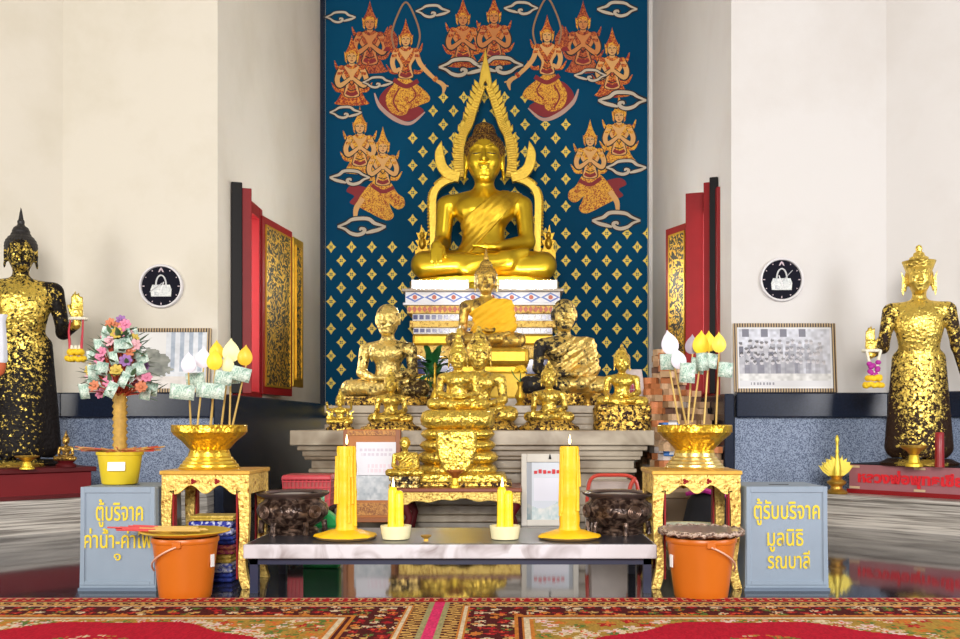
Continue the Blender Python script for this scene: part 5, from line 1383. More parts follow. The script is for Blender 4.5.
mb = MB(); mb.tube([(.22 * math.cos(2 * PI * i / 40), .22 * math.sin(2 * PI * i / 40), .246) for i in range(40)], .007, 8, closed=True); mb.build('rim', mat('pale_gold_rim', (.5, .42, .2), .4, .3), t)
t = thing('cloth_bag', 'black cloth bag tied with a magenta ribbon behind the pale basin', 'bag', (XP(708, 6.05), 6.05, 0))
mb = MB(); mb.lathe([(.12, 0), (.16, .06), (.165, .22), (.13, .36), (.06, .44), (.09, .50)], 24, sy=.6, wob=lambda a, z, j: 1 + .05 * math.sin(5 * a + j)); mb.build('sack', mat('black_cloth', (.012, .011, .014), .9, 0, .3, 20), t, smooth=60)
mb = MB(); mb.tube([(-.15, -.06, .40), (-.05, -.10, .43), (.04, -.10, .405), (.16, -.07, .37)], [.012, .02, .018, .006], 8); mb.build('ribbon', mat('magenta_ribbon', (.42, .012, .20), .5), t)
t = thing('wooden_chest', 'low pale brown wooden chest on the floor behind the basin and stand', 'chest', (XP(672, 6.3), 6.3, 0))
mb = MB(); mb.box(-.15, .14, -.12, .16, .0, .36); mb.build('body', mat('pale_brown_wood', (.28, .19, .12), .6, 0, .25, 12), t, smooth=0, bevel=.006)
mb = MB(); mb.box(-.165, .155, -.135, .175, .36, .40); mb.build('lid', mat('light_brown_wood', (.36, .25, .15), .6, 0, .2, 12), t, smooth=0, bevel=.006)

# ------------------------------------------------------------------ heap of incense bundles
random.seed(12)
BM = [('tan_paper_bundle', (.34, .20, .10), 'tan'), ('orange_brown_bundle', (.40, .13, .035), 'orange brown'), ('grey_white_bundle', (.38, .33, .30), 'grey white'), ('dark_brown_bundle', (.13, .06, .035), 'dark brown'), ('buff_bundle', (.44, .28, .15), 'buff')]
protos = []
for nm_, c, w_ in BM:
    m1 = mat(nm_, c, .75, 0, .25, 18)
    mb = MB(); mb.box(-.074, .074, -.05, .05, 0, .056)
    mb.mi = 1; mb.box(-.03, .03, -.0512, .0512, -.0004, .0568)
    o = mb.build('incense_bundle', [m1, mat('printed_' + nm_, [min(1, x * 1.5 + .04) for x in c], .7, 0, .4, 60)], None, smooth=0)
    protos.append(o)
used = set()
LABB = {w_: w_ + ' wrapped bundle in the untidy heap beside the altar' for _, _, w_ in BM}
def put(j, loc, rz, rx=0, ry=0):
    p = protos[j]
    if j in used:
        p = p.copy(); COL.objects.link(p)
    used.add(j)
    p.location = loc; p.rotation_euler = (rx, ry, rz)
    tag(p, LABB[BM[j][2]], 'bundle', BM[j][2] + ' bundles in the heap beside the altar')
for row, (y, tops) in enumerate(((8.24, (.58, .50, .46, .42)), (8.50, (.86, .74, .68, .62)), (8.80, (1.12, 1.10, .98, .90)), (9.12, (1.30, 1.42, 1.16, .98)), (9.45, (1.24, 1.54, 1.40, 1.10)))):
    for c in range(4):
        x = 1.645 + .155 * c; z = 0.001 if row == 0 else .402
        top = tops[c] + random.uniform(-.04, .04)
        while z < top:
            put(random.choice((0, 0, 1, 2, 3, 4, 4, 1)), (x + random.uniform(-.02, .02), y + random.uniform(-.04, .04), z), random.uniform(-.6, .6) if random.random() < .7 else random.uniform(.9, 2.2))
            z += .058
    # a few slid off on top
for x, y, z, rz, rx, j in ((1.62, 8.26, .70, .7, .12, 0), (1.66, 8.10, .62, -.5, .3, 4), (1.50, 8.72, 1.02, .4, 0, 4), (1.36, 8.9, 1.01, -.3, 0, 0), (1.40, 9.3, 1.01, .2, 0, 1), (1.38, 9.3, 1.068, -.3, 0, 2)):
    put(j, (x, y, z), rz, rx)
BLUEW = mat('blue_wrapper', (.03, .16, .50), .5, 0, .3, 30)
for x, y, z, rz, lab in ((1.69, 8.28, .79, .25, 'blue and white wrapped packet on the heap beside the gilded right end Buddha'), (1.71, 8.22, .56, -.1, 'blue wrapped packet low in the heap beside the gilded stand')):
    t = thing('wrapped_packet', lab, 'packet', (x, y, z), rz)
    mb = MB(); mb.box(-.08, .08, -.05, .05, 0, .055); mb.build('pack', BLUEW, t, smooth=0, bevel=.008)
    mb = MB(); mb.box(-.03, .05, -.052, .052, .012, .0565); mb.build('white_band', WHITE, t, smooth=0)
t = thing('wooden_crate', 'rough wooden crate under the heap of wrapped bundles beside the altar', 'crate', (1.88, 8.98, 0))
mb = MB()
for k in range(5): mb.box(-.31, .31, -.60, -.58, .01 + .078 * k, .078 + .078 * k)
mb.build('front_slats', mat('rough_crate_wood', (.24, .15, .08), .8, 0, .3, 10), t, smooth=0)
mb = MB(); mb.box(-.31, .31, -.579, .64, .0, .40); mb.build('box', MATS['rough_crate_wood'], t, smooth=0)
t = thing('rice_bag', 'upright white bag with red print behind the right end Buddha', 'bag', (XP(631, 8.92), 8.92, 1.002), -.1, None, -.12)
mb = MB()
def bagring(z, w, dp, n=20): return [(w * (abs(math.cos(a)) ** .5) * (1 if math.cos(a) > 0 else -1), dp * (abs(math.sin(a)) ** .7) * (1 if math.sin(a) > 0 else -1), z) for a in [2 * PI * i / n for i in range(n)]]
vs = []; fs = []; n = 20
for z, w_, dp in ((0, .10, .055), (.02, .115, .07), (.12, .12, .08), (.24, .115, .07), (.31, .105, .03), (.34, .10, .012)): vs += bagring(z, w_, dp)
for j in range(5):
    for i in range(n): fs.append((j * n + i, j * n + (i + 1) % n, (j + 1) * n + (i + 1) % n, (j + 1) * n + i))
fs.append(tuple(reversed(range(n)))); fs.append(tuple(range(5 * n, 6 * n))); mb.add(vs, fs)
mb.build('sack', mat('dusty_pink_white_plastic', (.62, .52, .50), .5, 0, .12, 14), t, smooth=60)
mb = MB()
for k in range(3):
    for q in range(3): mb.box(-.02 + .022 * k, -.02 + .022 * k + .015, -.090, -.070, .10 + .045 * q, .135 + .045 * q)
mb.build('red_print', mat('crimson_print', (.52, .03, .08), .6), t, smooth=0)

# ------------------------------------------------------------------ the two standing Buddhas on their plinths
def standing_sdf(p, rh, lh, rx=.42):
    ax = np.abs(p[0]); m = [ax, p[1], p[2]]
    q = [p[0], p[1] / .62, p[2]]
    d = d_cap(q, (0, 0, .14), (0, 0, 1.02), .225, .165) * .72
    d = np.maximum(d, .07 - p[2])
    d = smin(d, d_cap(m, (.21, .03, .16), (.17, .03, .95), .075, .05), .07)
    d = smin(d, d_ell(p, (0, -.02, 1.25), (.205, .13, .21)), .10)
    d = smin(d, d_cap(m, (0, .0, 1.385), (.215, .0, 1.375), .075, .072), .05)
    d = smin(d, d_cap(p, (0, .0, 1.40), (0, -.01, 1.55), .062, .058), .04)
    for sx, hh in ((-1, rh), (1, lh)):
        if hh is None: continue
        if hh == 'down':
            arm = smin(d_cap(p, (sx * .245, 0, 1.37), (sx * .31, .0, 1.05), .062, .05), d_cap(p, (sx * .31, .0, 1.05), (sx * .36, -.04, .80), .05, .034), .03)
            hand = d_ell(p, (sx * .375, -.05, .73), (.022, .038, .06))
            for i in range(4): hand = smin(hand, d_cap(p, (sx * .375, -.08 + .02 * i, .69), (sx * .385, -.085 + .022 * i, .57 + .01 * abs(i - 1.5)), .012, .009), .01)
            hand = smin(hand, d_cap(p, (sx * .37, -.085, .75), (sx * .36, -.115, .66), .012, .009), .012)
        else:
            hz = hh; ex = .30; hy = -.20; hxx = rx if sx < 0 else .40
            arm = smin(d_cap(p, (sx * .245, 0, 1.37), (sx * ex, .0, 1.05), .062, .05), d_cap(p, (sx * ex, .0, 1.05), (sx * hxx, hy, hz - .10), .05, .034), .03)
            hand = d_ell(p, (sx * hxx, hy - .01, hz - .02), (.045, .022, .06))
            for i in range(4):
                x = sx * (hxx - .033 + .022 * i); hand = smin(hand, d_cap(p, (x, hy - .01, hz + .02), (x, hy - .015, hz + (.135, .155, .145, .115)[i if sx > 0 else i]), .0125, .009), .008)
            hand = smin(hand, d_cap(p, (sx * (hxx - .04), hy - .01, hz - .03), (sx * (hxx - .065), hy - .03, hz + .05), .013, .010), .012)
        d = smin(d, smin(arm, hand, .025), .03)
    d = smin(d, head_sdf(p, 0, -.02, 1.655, .46), .025)
    feet = smin(d_cap(m, (.085, .03, .035), (.10, -.16, .025), .045, .032), d_cap(m, (.085, .0, .03), (.08, 0, .16), .05, .05), .03)
    d = np.minimum(d, feet)
    return d
LBK = leaf('black_statue_flecked_with_gold', (.88, .62, .12), (.008, .006, .006), .33, 30, .34, .05, bump=.8, grad=(.50, 1.25, -.05, .17), more=(('r', .15, .25, 0, -.20), ('z', 1.40, 1.52, 0, -.13), ('y', -.22, -.15, .26, 0)), drough=.5)
LGD = leaf('brown_statue_covered_in_gold', (.88, .62, .13), (.025, .012, .007), .44, 30, .34, .06, bump=.8, grad=(.20, 1.15, -.04, .17), more=(('r', .13, .24, 0, -.17), ('y', -.21, -.14, .26, 0)), drough=.5)
def plinth(name, label, A, dr, L0, dp, z0_, z1_, m, board=None, parts=()):
    """A = near inner corner on the ground, dr = unit direction along its face towards the camera side"""
    rz = math.atan2(dr[1], dr[0])
    t = thing(name, label, 'plinth', (A[0], A[1], z0_), rz)
    return t
# left
rzL = math.atan2(-.7071, -.7071)
t = thing('red_plinth', 'dark red lacquered plinth under the black standing Buddha', 'plinth', (-2.99, 7.61, .259), 0)
Z0 = .259
mb = MB(); q = lambda u, v: (-.7071 * u - .7071 * v, -.7071 * u + .7071 * v)
mb.slab([q(0, .03), q(1.7, .03), q(1.7, 1.0), q(0, 1.0)], .0, .20); mb.build('body', mat('dull_red_lacquer', (0.17, .007, .010), .5, 0, .2, 5, spec=.25), t, smooth=0, bevel=.006)
mb = MB(); mb.slab([q(-.03, 0), q(1.73, 0), q(1.73, 1.03), q(-.03, 1.03)], .20, .238); mb.build('top_rail', DRED, t, smooth=0, bevel=.006)
mb = MB(); mb.slab([q(-.02, .01), q(1.72, .01), q(1.72, 1.02), q(-.02, 1.02)], .0, .03); mb.build('foot_rail', DRED, t, smooth=0)
ptop = Z0 + .238
SL = thing('standing_buddha', 'tall black standing Buddha flecked with gold leaf, both hands raised', 'statue', (XP(21, 7.72), 7.72, ptop), .42)
kL = 1.03
solid('body', lambda p: standing_sdf(p, 1.20, 1.20, .27), (-.56, -.40, -.02), (.56, .24, 1.92), .0135, LBK, SL, kL)
solid('hair', lambda p: hair_sdf(p, 0, -.02, 1.655, .46, crown='flame', bump=.012), (-.16, -.18, 1.52), (.16, .18, 2.08), .0075, mat('black_hair', (.012, .010, .010), .5), SL, kL)
mb = MB(); mb.lathe([(.30, -.0), (.31, .02), (.25, .05)], 32, sy=.75); mb.build('lotus_base', LBK, SL, smooth=60)
# right
SRA = Vector((3.13, 8.02, 0))
t = thing('sign_plinth', 'red plinth with red lettered pinkish signboard under the gilded standing Buddha', 'plinth', (SRA.x, SRA.y, Z0))
u = Vector((.66, -.751)).normalized(); v = Vector((.751, .66))
q = lambda a, b: (u.x * a + v.x * b, u.y * a + v.y * b)
SIGN = mat('mauve_brown_board', (0.34, .125, .145), .5, 0, .12, 12)
mb = MB(); mb.slab([q(.01, .03), q(1.9, .03), q(1.9, .85), q(.01, .85)], .0, .235); mb.build('body', DRED, t, smooth=0)
mb = MB(); mb.slab([q(0, 0), q(1.92, 0), q(1.92, .04), q(0, .04)], .0, .035); mb.build('foot_rail', RED, t, smooth=0)
mb = MB(); mb.slab([q(.02, .005), q(1.9, .005), q(1.9, .03), q(.02, .03)], .035, .238); sb = mb.build('signboard', SIGN, t, smooth=0)
rzs = math.atan2(u.y, u.x)
lettering('red_lettering', 'หลวงพ่อพุทธเชียงแสน', .115, mat('bright_red_letters', (.70, .010, .022), .5), sb, (u.x * .68, u.y * .68, .132), (PI / 2, 0, rzs), .005, .004, width=1.16)
mb = MB()
for a, z in ((.07, .222), (.07, .05), (.62, .05), (.62, .222)): 
    M = Matrix.Translation((u.x * a, u.y * a, z)) @ Matrix.Rotation(rzs, 4, 'Z'); mb.box(-.045, .045, -.004, .003, -.009, .009, M)
mb.build('cream_stickers', mat('cream_sticker', (.62, .45, .28), .6), sb, smooth=0)
mb = MB(); mb.slab([q(0, .02), q(1.92, .02), q(1.92, .86), q(0, .86)], .236, .245); mb.build('top_board', BLACK, t, smooth=0)
rtop = Z0 + .245
kR = .905
SR = thing('standing_buddha', 'gold leafed standing Buddha in a flared crown, one hand raised and one lowered', 'statue', (XP(919, 7.72), 7.72, rtop), -.30)
solid('body', lambda p: standing_sdf(p, 1.07, 'down'), (-.56, -.40, -.02), (.56, .24, 1.92), .0135, LGD, SR, kR)
mb = MB(); H0 = 1.70 * kR
mb.lathe([(.094, H0 - .045), (.100, H0 + .02), (.125, H0 + .085), (.130, H0 + .10), (.105, H0 + .10), (.075, H0 + .115), (.072, H0 + .13), (.045, H0 + .145), (.042, H0 + .165), (.022, H0 + .18), (.026, H0 + .20), (.022, H0 + .222), (.003, H0 + .235)], 28, (0, 0, 0), M=Matrix.Translation((0, .008, 0)), cap=False)
mb.build('flared_crown', LGD, SR, smooth=40)
mb = MB()
for sx in (-1, 1): mb.prism([(sx * .108, 1.66 * kR), (sx * .135, 1.72 * kR), (sx * .125, 1.66 * kR), (sx * .13, 1.55 * kR), (sx * .12, 1.50 * kR), (sx * .108, 1.57 * kR)], -.02, .0)
mb.build('ear_pendants', LGD, SR, smooth=0)
mb = MB(); mb.lathe([(.29, 0), (.30, .02), (.24, .05)], 32, sy=.75); mb.build('lotus_base', LGD, SR, smooth=60)
# garlands hung over the raised hands
YFL = mat('marigold_yellow', (.86, .56, .012), .7, 0, .15, 50)
JAS = mat('jasmine_white', (.80, .76, .62), .7, 0, .08, 50)
MAG = mat('magenta_orchid', (.42, .02, .30), .6, 0, .2, 40)
def hand_world(st, k, sx, hz, dy=-.20, hx=.41):
    a = st.rotation_euler[2]; x, y = sx * hx * k, dy * k
    return Vector((st.location.x + x * math.cos(a) - y * math.sin(a), st.location.y + x * math.sin(a) + y * math.cos(a), st.location.z + hz * k))
def garland(label, w, red=False, long_=.30):
    t = thing('garland', label, 'garland', w)
    mb = MB(); n = 26
    for i in range(n):
        a = 2 * PI * i / n
        mb.ell((.062 * math.cos(a), .045 * math.sin(a), -.055), (.016, .016, .014), 8, 6)
    if not red:
        for i in range(14):
            for sx in (-1, 1): mb.ell((sx * (.055 - .035 * i / 13), -.05, -.06 - .15 * i / 13), (.013, .012, .014), 7, 5)
    mb.build('jasmine_ring', JAS, t, smooth=60)
    mb = MB()
    if red:
        for sx in (-1, 1):
            mb.tube([(sx * .05, -.03, -.06), (sx * .055, -.05, -.16), (sx * .045, -.05, -long_)], [.006, .008, .012], 7)
        mb.build('red_ribbons', mat('red_ribbon', (.50, .015, .04), .5), t)
    else:
        for i in range(9): mb.ell((random.uniform(-.045, .04), -.055, -.15 - .012 * i), (.024, .02, .02), 8, 6)
        mb.build('orchids', MAG, t, smooth=60)
    mb = MB(); 
    for lay in range(2):
        for i in range(18):
            a = 2 * PI * i / 18; r = .048 + .018 * lay
            mb.ell((r * math.cos(a), -.05 + r * .6 * math.sin(a), -long_ - .025 - .055 * lay + random.uniform(-.008, .008)), (.024, .022, .022), 8, 6)
    mb.build('marigolds', YFL, t, smooth=60)
    mb = MB()
    for i in range(3): mb.tube([(-.03 + .03 * i, -.05, -long_ + .03), (-.03 + .03 * i, -.05, -long_ - .0)], [.010, .016], 7)
    mb.build('white_buds', JAS, t)
hw_ = hand_world(SL, kL, 1, 1.20); garland('red ribboned marigold garland on the raised hand of the black standing Buddha', hw_, True, .30)
hw_ = hand_world(SR, kR, -1, 1.07); garland('white jasmine and yellow marigold garland on the gilded standing Buddha hand', hw_, False, .25)
hw_ = P(-1, 308, 7.36)
t = thing('white_cloth', 'white cloth with orange red tip hanging from the black standing Buddha arm', 'cloth', hw_)
mb = MB(); mb.lathe([(.05, -.42), (.06, -.40), (.055, -.25), (.045, -.1), (.06, -.05)], 20, sy=.6, wob=lambda a, z, j: 1 + .08 * math.sin(6 * a)); mb.build('drape', mat('white_cotton', (.72, .74, .82), .8, 0, .05), t, smooth=60)
mb = MB(); mb.lathe([(.002, -.53), (.04, -.50), (.052, -.45), (.05, -.42)], 18, sy=.6); mb.build('tip', mat('orange_red_tassel', (.50, .10, .03), .7), t, smooth=60)

# little things before the standing Buddhas
pedestal_tray('small brass pedestal dish at the feet of the black standing Buddha', (XP(27, 7.2), 7.2, ptop), .085, .10, (YGOLD, BRASS))
pedestal_tray('small brass pedestal dish at the feet of the gilded standing Buddha', (XP(914, 7.45), 7.45, rtop), .105, .165, (YGOLD, BRASS))
dd_ = 7.50
t = seated('seated_figurine', 'little dark gilt figurine at the feet of the black standing Buddha', 'statue', (XP(66, dd_), dd_, ptop + .05), .10, leaf('dark_bronze_figurine', (.6, .36, .08), (.05, .025, .012), .55, 30, .35), 'lap', 'cone', h=.03)
mb = MB(); mb.lathe([(.075, -.05), (.078, -.03), (.055, -.015), (.07, .002)], 20, sy=.75); mb.build('base', DRED, t)
t = thing('candle', 'tall dark red candle standing at the feet of the gilded standing Buddha', 'candle', (XP(939.5, 7.35), 7.35, rtop))
mb = MB(); mb.lathe([(.036, 0), (.034, .10), (.033, .26), (.028, .268), (.003, .262)], 20); mb.build('shaft', mat('red_wax', (.26, .008, .012), .35, 0, .2, 20), t)
mb = MB(); mb.tube([(0, 0, .262), (.003, 0, .285)], .003, 6); mb.build('wick', WICK, t)
dd_ = 7.92
t = thing('flame_ornament', 'golden fan shaped leaf ornament on a footed base beside the red signboard plinth', 'ornament', (XP(836.5, dd_), dd_, Z0))
mb = MB(); mb.lathe([(.085, 0), (.09, .015), (.05, .04), (.045, .06), (.075, .085), (.078, .10), (.04, .125), (.05, .14), (.06, .15)], 28); mb.build('foot', BRASS, t)
FANM = mat('yellow_gilt_fan', (.76, .60, .08), .4, .5, .15, 40)
mb = MB()
for k in range(-4, 5):
    a = k * .215; L0 = .185 - .014 * abs(k)
    for q_ in range(3):
        b0 = Vector((.012 * k, .004 * abs(k), .15 + .02 * q_)); M = Matrix.Translation(b0) @ Matrix.Rotation(a, 4, 'Y')
        mb.prism([(-.012, 0), (.012, 0), (.016, L0 * .5), (0, L0 - .025 * q_), (-.016, L0 * .5)], -.006 - .012 * q_, .0 - .012 * q_, M)
mb.build('leaf_fan', FANM, t, smooth=0)
mb = MB(); mb.lathe([(.03, .14), (.035, .20), (.022, .28), (.012, .33), (.017, .35), (.010, .37), (.013, .42), (.018, .445), (.010, .475), (.002, .485)], 16, (0, -.015, 0)); mb.build('spire', FANM, t)

# ------------------------------------------------------------------ clocks and framed photographs on the walls
def clock(px, py, label, flip):
    d = DW - .001
    t = thing('wall_clock', label, 'clock', P(px, py, d), 0, 'round black wall clocks')
    RX = Matrix.Rotation(PI / 2, 4, 'X'); r = .197
    mb = MB(); mb.lathe([(r * .9, 0), (r, .004), (r, .03), (r * .97, .042), (r * .90, .04), (r * .88, .022)], 56, M=RX, cap=False); mb.build('rim', mat('white_clock_rim', (.72, .70, .72), .35, 0, .03), t)
    mb = MB(); mb.lathe([(r * .9, 0), (r * .9, .022), (.0005, .0222)], 56, M=RX, cap=False); dl = mb.build('dial', mat('black_clock_dial', (.006, .006, .014), .6, 0, .3, 8, spec=.1), t)
    mb = MB()
    for k in range(12):
        a = k * PI / 6; mb.cbox((r * .80 * math.sin(a), -.0235, r * .80 * math.cos(a)), (.008, .003, .018 if k % 3 == 0 else .010), (0, a, 0))
    mb.prism([(-.025, .125), (-.012, .155), (.0, .162), (.012, .155), (.025, .125), (.012, .128), (0, .148), (-.012, .128)], -.0245, -.022); mb.build('hour_marks', mat('pale_rose_print', (.62, .50, .55), .5), dl, smooth=0)
    mb = MB()
    bag = [(-.088, -.092), (-.094, -.03), (-.078, .012), (.078, .012), (.094, -.03), (.088, -.092)]
    mb.prism(bag, -.0245, -.022); mb.build('bag_emblem', twotone('pale_silver_print', (.45, .48, .50), (.78, .80, .78), 30, .45, .15, .4), dl, smooth=0)
    mb = MB(); mb.tube([(.045 * math.cos(a), -.0245, .012 + .085 * math.sin(a)) for a in np.linspace(0, PI, 18)], .0075, 6); mb.build('bag_handle', mat('silver_print', (.66, .67, .68), .4), dl)
    mb = MB(); mb.cbox((.01 * flip, -.030, -.01), (.008, .003, .10), (0, .35 * flip, 0)); mb.build('hour_hand', mat('white_clock_hand', (.8, .8, .82), .4), t, smooth=0)
    mb = MB(); mb.cbox((-.04 if flip > 0 else .045, -.034, -.012 if flip > 0 else .03), (.006, .003, .14), (0, (.95 if flip > 0 else .75), 0)); mb.build('minute_hand', mat('grey_clock_hand', (.45, .45, .48), .4), t, smooth=0)
clock(162, 286.5, 'round black clock with pale bag emblem above the photograph behind the money tree', 1)
clock(781, 280, 'round black clock with pale bag emblem above the group photograph', -1)
FRM = twotone('twisted_dark_and_gold_frame', (.035, .02, .018), (.50, .36, .20), 9, .5, .15, .4, tex='wave', distort=0, stretch=(1.5, 1, 1.5))
def crowd(u, v):
    c = np.ones((len(u), 3)) * .62
    n = vnoise(u * 30, v * 22, 4.); g = .50 + .35 * n
    c[:] = np.stack([g * .93, g * .95, g * 1.06], 1)
    for k in range(4):
        m = (abs(u - (.09 + .20 * k)) < .035) & (v > .84); c[m] = (.22, .22, .27)
    for r in range(4):
        vy = .74 - .10 * r; nP = 13 + r
        for k in range(nP):
            uu = .06 + .86 * (k + .5 * (r % 2)) / nP; fade = min(1.0, max(.25, 1.25 - uu * 1.05))
            tone = hash2(np.array([k * 1.0]), np.array([r * 3.0]))[0]; uu += .022 * (hash2(np.array([k * 2.0]), np.array([r * 5.0]))[0] - .5) * 2
            vy = .74 - .10 * r + .05 * (hash2(np.array([k * 3.0]), np.array([r * 7.0]))[0] - .5)
            bodym = (abs(u - uu) < .028) & (v < vy - .03) & (v > vy - .30); base = c[bodym]
            c[bodym] = base * (1 - fade) + fade * (np.array((.18, .18, .23)) + .5 * tone * (.5 + .5 * n[bodym])[:, None])
            hm = ((u - uu) / .018) ** 2 + ((v - vy) / .034) ** 2 < 1; c[hm] = (.62, .60, .64)
            hm = ((u - uu) / .020) ** 2 + ((v - vy - .024) / .022) ** 2 < 1; c[hm] = c[hm] * (1 - .7 * fade)
    low = v < .24; c[low] = .55 + .3 * n[low][:, None]
    low = v < .13; c[low] = (.72, .72, .75)
    tx = (v > .055) & (v < .10) & (u > .14) & (u < .38) & (np.sin(u * 190) > -.2); c[tx] = (.3, .3, .34)
    b = (u < .02) | (u > .98) | (v < .03) | (v > .97); c[b] = (.80, .80, .82)
    return c
def courtyard(u, v):
    n = vnoise(u * 14, v * 12, 8.) * .6 + vnoise(u * 34, v * 30, 9.) * .4
    g = .66 + .2 * n; c = np.stack([g * .93, g * .97, g * 1.04], 1)
    sky = (v > .55) & (u < .55); c[sky] = (.80, .80, .80)
    for k in range(4):
        m = (abs(u - (.62 + .10 * k)) < .022) & (v > .30); c[m] = np.stack([.30 + .2 * n, .36 + .2 * n, .46 + .2 * n], 1)[m]
    tr = ((u - .38) / .26) ** 2 + ((v - .42) / .32) ** 2 < .75 + .9 * (n - .5); c[tr] = np.stack([.10 + .3 * n, .11 + .3 * n, .10 + .26 * n], 1)[tr]
    low = (v < .22) & (u > .2); c[low] = np.stack([.62 + .2 * n, .58 + .2 * n, .55 + .2 * n], 1)[low]
    return c
def framed(px0, px1, py0, py1, label, fn):
    d = DW - .145; x0, x1 = XP(px0, d), XP(px1, d); z1 = ZP(py0, d); z0_ = 1.1105; w = x1 - x0; h = z1 - z0_
    t = thing('framed_photograph', label, 'framed photograph', ((x0 + x1) / 2, DW - .09, z0_), 0, None, -.10)
    mb = MB(); k = .035
    for a, b_, e, f_ in ((-w / 2, -w / 2 + k, 0, h), (w / 2 - k, w / 2, 0, h), (-w / 2 + k, w / 2 - k, 0, k), (-w / 2 + k, w / 2 - k, h - k, h)): mb.box(a, b_, -.025, 0, e, f_)
    mb.build('frame', FRM, t, smooth=0, bevel=.004)
    mb = MB(); mb.box(-w / 2 + .01, w / 2 - .01, -.01, 0, .01, h - .01); mb.build('backing', WHITE, t, smooth=0)
    panel('photo_print', w - 2 * k, h - 2 * k, 110, 70, fn, t, (0, -.0115, k), (0, 0, 0), attrmat('glossy_print', .25))
framed(109, 208, 327, 391, 'framed photograph of a pale courtyard and trees behind the money tree', courtyard)
framed(735.5, 839, 322, 390, 'framed black and white group photograph standing on the dark wall ledge', crowd)

# ------------------------------------------------------------------ carpet
CW = 3.1; CT = 2.3
def carpet(u, v):
    x = (u - .5) * 2 * CW; t = CT * (1 - v); N = len(u)
    c = np.zeros((N, 3))
    def col(m, rgb): c[m] = rgb
    def flowers(size, seed, palette, dens=.8):
        """scattered blossoms; returns mask and colour"""
        best = np.full(N, 9.0); cc = np.zeros((N, 3)); gx = np.floor(x / size); gy = np.floor(t / size)
        for dx in (-1, 0, 1):
            for dy in (-1, 0, 1):
                ix = gx + dx; iy = gy + dy
                ox = (ix + .15 + .7 * hash2(ix, iy, seed)) * size; oy = (iy + .15 + .7 * hash2(ix, iy, seed + 3)) * size
                rx = x - ox; ry = t - oy; ang = np.arctan2(ry, rx); r = np.sqrt(rx * rx + ry * ry) / (size * .5)
                r = r / (.72 + .28 * np.cos(5 * ang + 6 * hash2(ix, iy, seed + 5)))
                ok = hash2(ix, iy, seed + 9) < dens; r = np.where(ok, r, 9)
                sel = r < best; best = np.where(sel, r, best)
                k = (hash2(ix, iy, seed + 7) * len(palette)).astype(int) % len(palette); pal = np.array(palette)[k]
                pal = np.where((r < .32)[:, None], np.array((.60, .10, .03)), pal)
                cc = np.where(sel[:, None], pal, cc)
        return best < 1.0, cc
    RED_ = (.34, .010, .014); CRIM = (.40, .006, .022); MAR = (.07, .008, .008); CRE = (.58, .46, .30); OLI = (.34, .20, .035); ORA = (.48, .16, .025); GRE = (.09, .15, .03); PNK = (.60, .03, .12)
    ax = np.abs(x); e = np.minimum(np.minimum(t - .10, ax - .02), np.abs(2.62 - ax))
    # field
    fm, fc = flowers(.085, 1., [CRE, RED_, GRE, ORA, (.62, .44, .40)], .9)
    c[:] = OLI; c[fm] = fc[fm]
    fm, fc = flowers(.045, 14., [GRE, ORA, CRE], .5); k = fm & (hash2(np.floor(x / .3), np.floor(t / .3), 2.) < .6); c[k] = fc[k]
    # medallions
    mx_ = ax - 1.30; rr = np.sqrt((mx_ / .82) ** 2 + ((t - 1.50) / .96) ** 2) + .03 * np.cos(12 * np.arctan2(t - 1.5, mx_))
    ring = (rr < 1.10) & (rr > .98); fm, fc = flowers(.05, 21., [CRE, CRE, GRE, (.62, .44, .40)], .95); col(ring & fm, CRE); k = ring & fm; c[k] = fc[k]
    col(rr < 1.0, CRIM)
    core = np.sqrt((mx_ / .30) ** 2 + ((t - 1.30) / .50) ** 2) < 1; fm, fc = flowers(.06, 31., [CRE, OLI, GRE, ORA], .85); k = core & fm; c[k] = fc[k]
    # corner wedges of red
    # frames
    b = (e < .40); col(b, ORA); col(b & (np.abs(e - .375) < .010), CRE); col(b & (np.abs(e - .345) < .008), MAR)
    b = (e < .32) & (e > .12); col(b, MAR); fm, fc = flowers(.055, 41., [RED_, CRE, ORA, (.5, .30, .10), RED_, GRE], .9); k = b & fm; c[k] = fc[k]
    b = (e <= .12); col(b, ORA); col(b & (np.abs(e - .105) < .008), CRE)
    b = (e <= .09) & (e > .03); s_ = np.where(t - .10 < ax - .02, x, t); z_ = np.abs(((s_ / .05) % 1) - .5) * 2; col(b, MAR); col(b & (np.abs((e - .03) / .06 - z_) < .32), (.52, .30, .08))
    b = (e <= .03) & (t >= .08); col(b, (.30, .26, .12))
    st = (ax < .022) & (t > .03); col(st, PNK)
    t2 = t < .10; s_ = ((x / .045) % 1); col(t2, RED_); col(t2 & (t > .02) & (t < .075) & (np.abs(s_ - .5) < .22 + .1 * np.sin(t * 90)), (.54, .34, .14)); col(t2 & (t > .035) & (t < .06) & (np.abs(s_ - .5) < .1), MAR)
    col(t < .014, (.46, .10, .10))
    c *= (.82 + .36 * hash2(np.floor(x / .008), np.floor(t / .02), 77.))[:, None]
    return c
cp = panel('carpet', 2 * CW, CT, 780, 150, carpet, None, (CX * 0 - .015, 4.575 - CT, .0125), (0, 0, 0), attrmat('carpet_pile', .95, .1, .25, 260), flat=True)
tag(cp, 'red floral temple carpet with crimson medallions and a pink central stripe', 'carpet')
md = cp.modifiers.new('pile', 'SOLIDIFY'); md.thickness = .012; md.offset = -1
mb = MB(); rr = random.Random(4)
for k in range(520):
    x = -CW + 2 * CW * (k + .5) / 520; mb.add([(x - .004, CT, -.002), (x + .004, CT, -.002), (x + rr.uniform(-.006, .006), CT + .022, -.011)], [(0, 1, 2)])
o = mb.build('fringe', mat('cream_pink_fringe', (.50, .30, .24), .9), cp, smooth=0); o['kind'] = 'stuff'
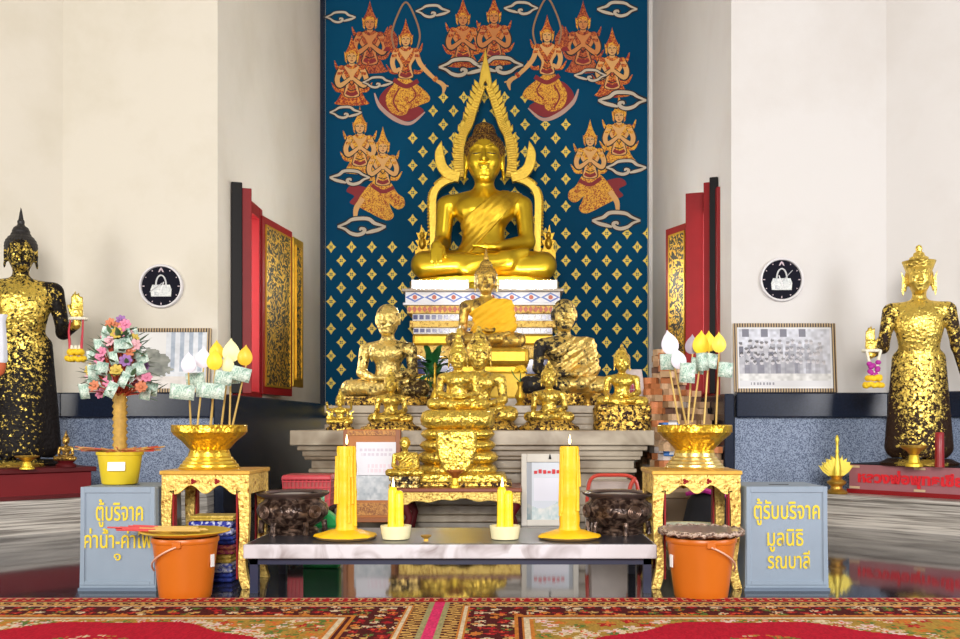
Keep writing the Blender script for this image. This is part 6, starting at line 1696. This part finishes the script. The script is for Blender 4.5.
# ------------------------------------------------------------------ light and camera
w = bpy.data.worlds.new('daylight'); SC.world = w; w.use_nodes = True
bg = w.node_tree.nodes['Background']; bg.inputs[0].default_value = (1.0, .93, .93, 1); bg.inputs[1].default_value = 1.6
# unseen dark hall added behind the camera to darken the gold's reflections, doorways open
HALL = wallmat('hall_plaster', (0.08, 0.07, 0.055), (0.06, 0.05, 0.04))
mb = MB(); mb.box(-6.6, 6.6, -4.2, 4.0, HT, HT + .2); struct(mb.build('ceiling_hall', HALL, smooth=0))
for s, nm in ((-1, 'left'), (1, 'right')):
    a, b_ = sorted((s * 6.1, s * 6.35)); mb = MB()
    mb.box(a, b_, -4.2, 1.2, 0, HT); mb.box(a, b_, 3.2, 6.5, 0, HT); mb.box(a, b_, 1.2, 3.2, 3.6, HT)
    struct(mb.build('wall_side_' + nm, HALL, smooth=0))
mb = MB(); mb.box(-6.1, -1.6, -4.2, -3.95, 0, HT); mb.box(1.6, 6.1, -4.2, -3.95, 0, HT); mb.box(-1.6, 1.6, -4.2, -3.95, 4.2, HT)
struct(mb.build('wall_entrance', HALL, smooth=0))
def area(name, loc, target, sx, sy, power, col=(1, .96, .9)):
    l = bpy.data.lights.new(name, 'AREA'); l.shape = 'RECTANGLE'; l.size = sx; l.size_y = sy; l.energy = power; l.color = col
    o = bpy.data.objects.new(name, l); COL.objects.link(o); o.location = loc
    o.rotation_euler = (Vector(target) - Vector(loc)).to_track_quat('-Z', 'Y').to_euler()
    return o
area('entrance_daylight', (0, -3.9, 3.1), (0, 10, 1.2), 2.8, 2.0, 760)
area('side_daylight_east', (6.05, 2.2, 2.2), (0, 8.6, 1.6), 1.9, 2.8, 190, (.97, .97, 1))
area('side_daylight_west', (-6.05, 2.2, 2.2), (0, 8.6, 1.6), 1.9, 2.8, 150, (1, .97, .9))
for s in (-1, 1): area('niche_window_daylight', (s * 2.75, 9.55, 2.2), (0, 10.4, 2.4), .8, 1.7, 30, (1, .95, .92))
cam = bpy.data.cameras.new('camera'); co = bpy.data.objects.new('camera', cam); COL.objects.link(co)
co.location = (CX, 0, CH); co.rotation_euler = (PI / 2, 0, 0)
cam.sensor_width = 36; cam.lens = 36; cam.shift_x = -(VX - 480) / 960; cam.shift_y = (VY - 319.5) / 960
cam.clip_start = .05; cam.clip_end = 100
SC.camera = co
SC.view_settings.view_transform = 'Standard'; SC.view_settings.look = 'None'; SC.view_settings.gamma = 1; SC.view_settings.use_curve_mapping = False
SC.view_settings.exposure = 0.35
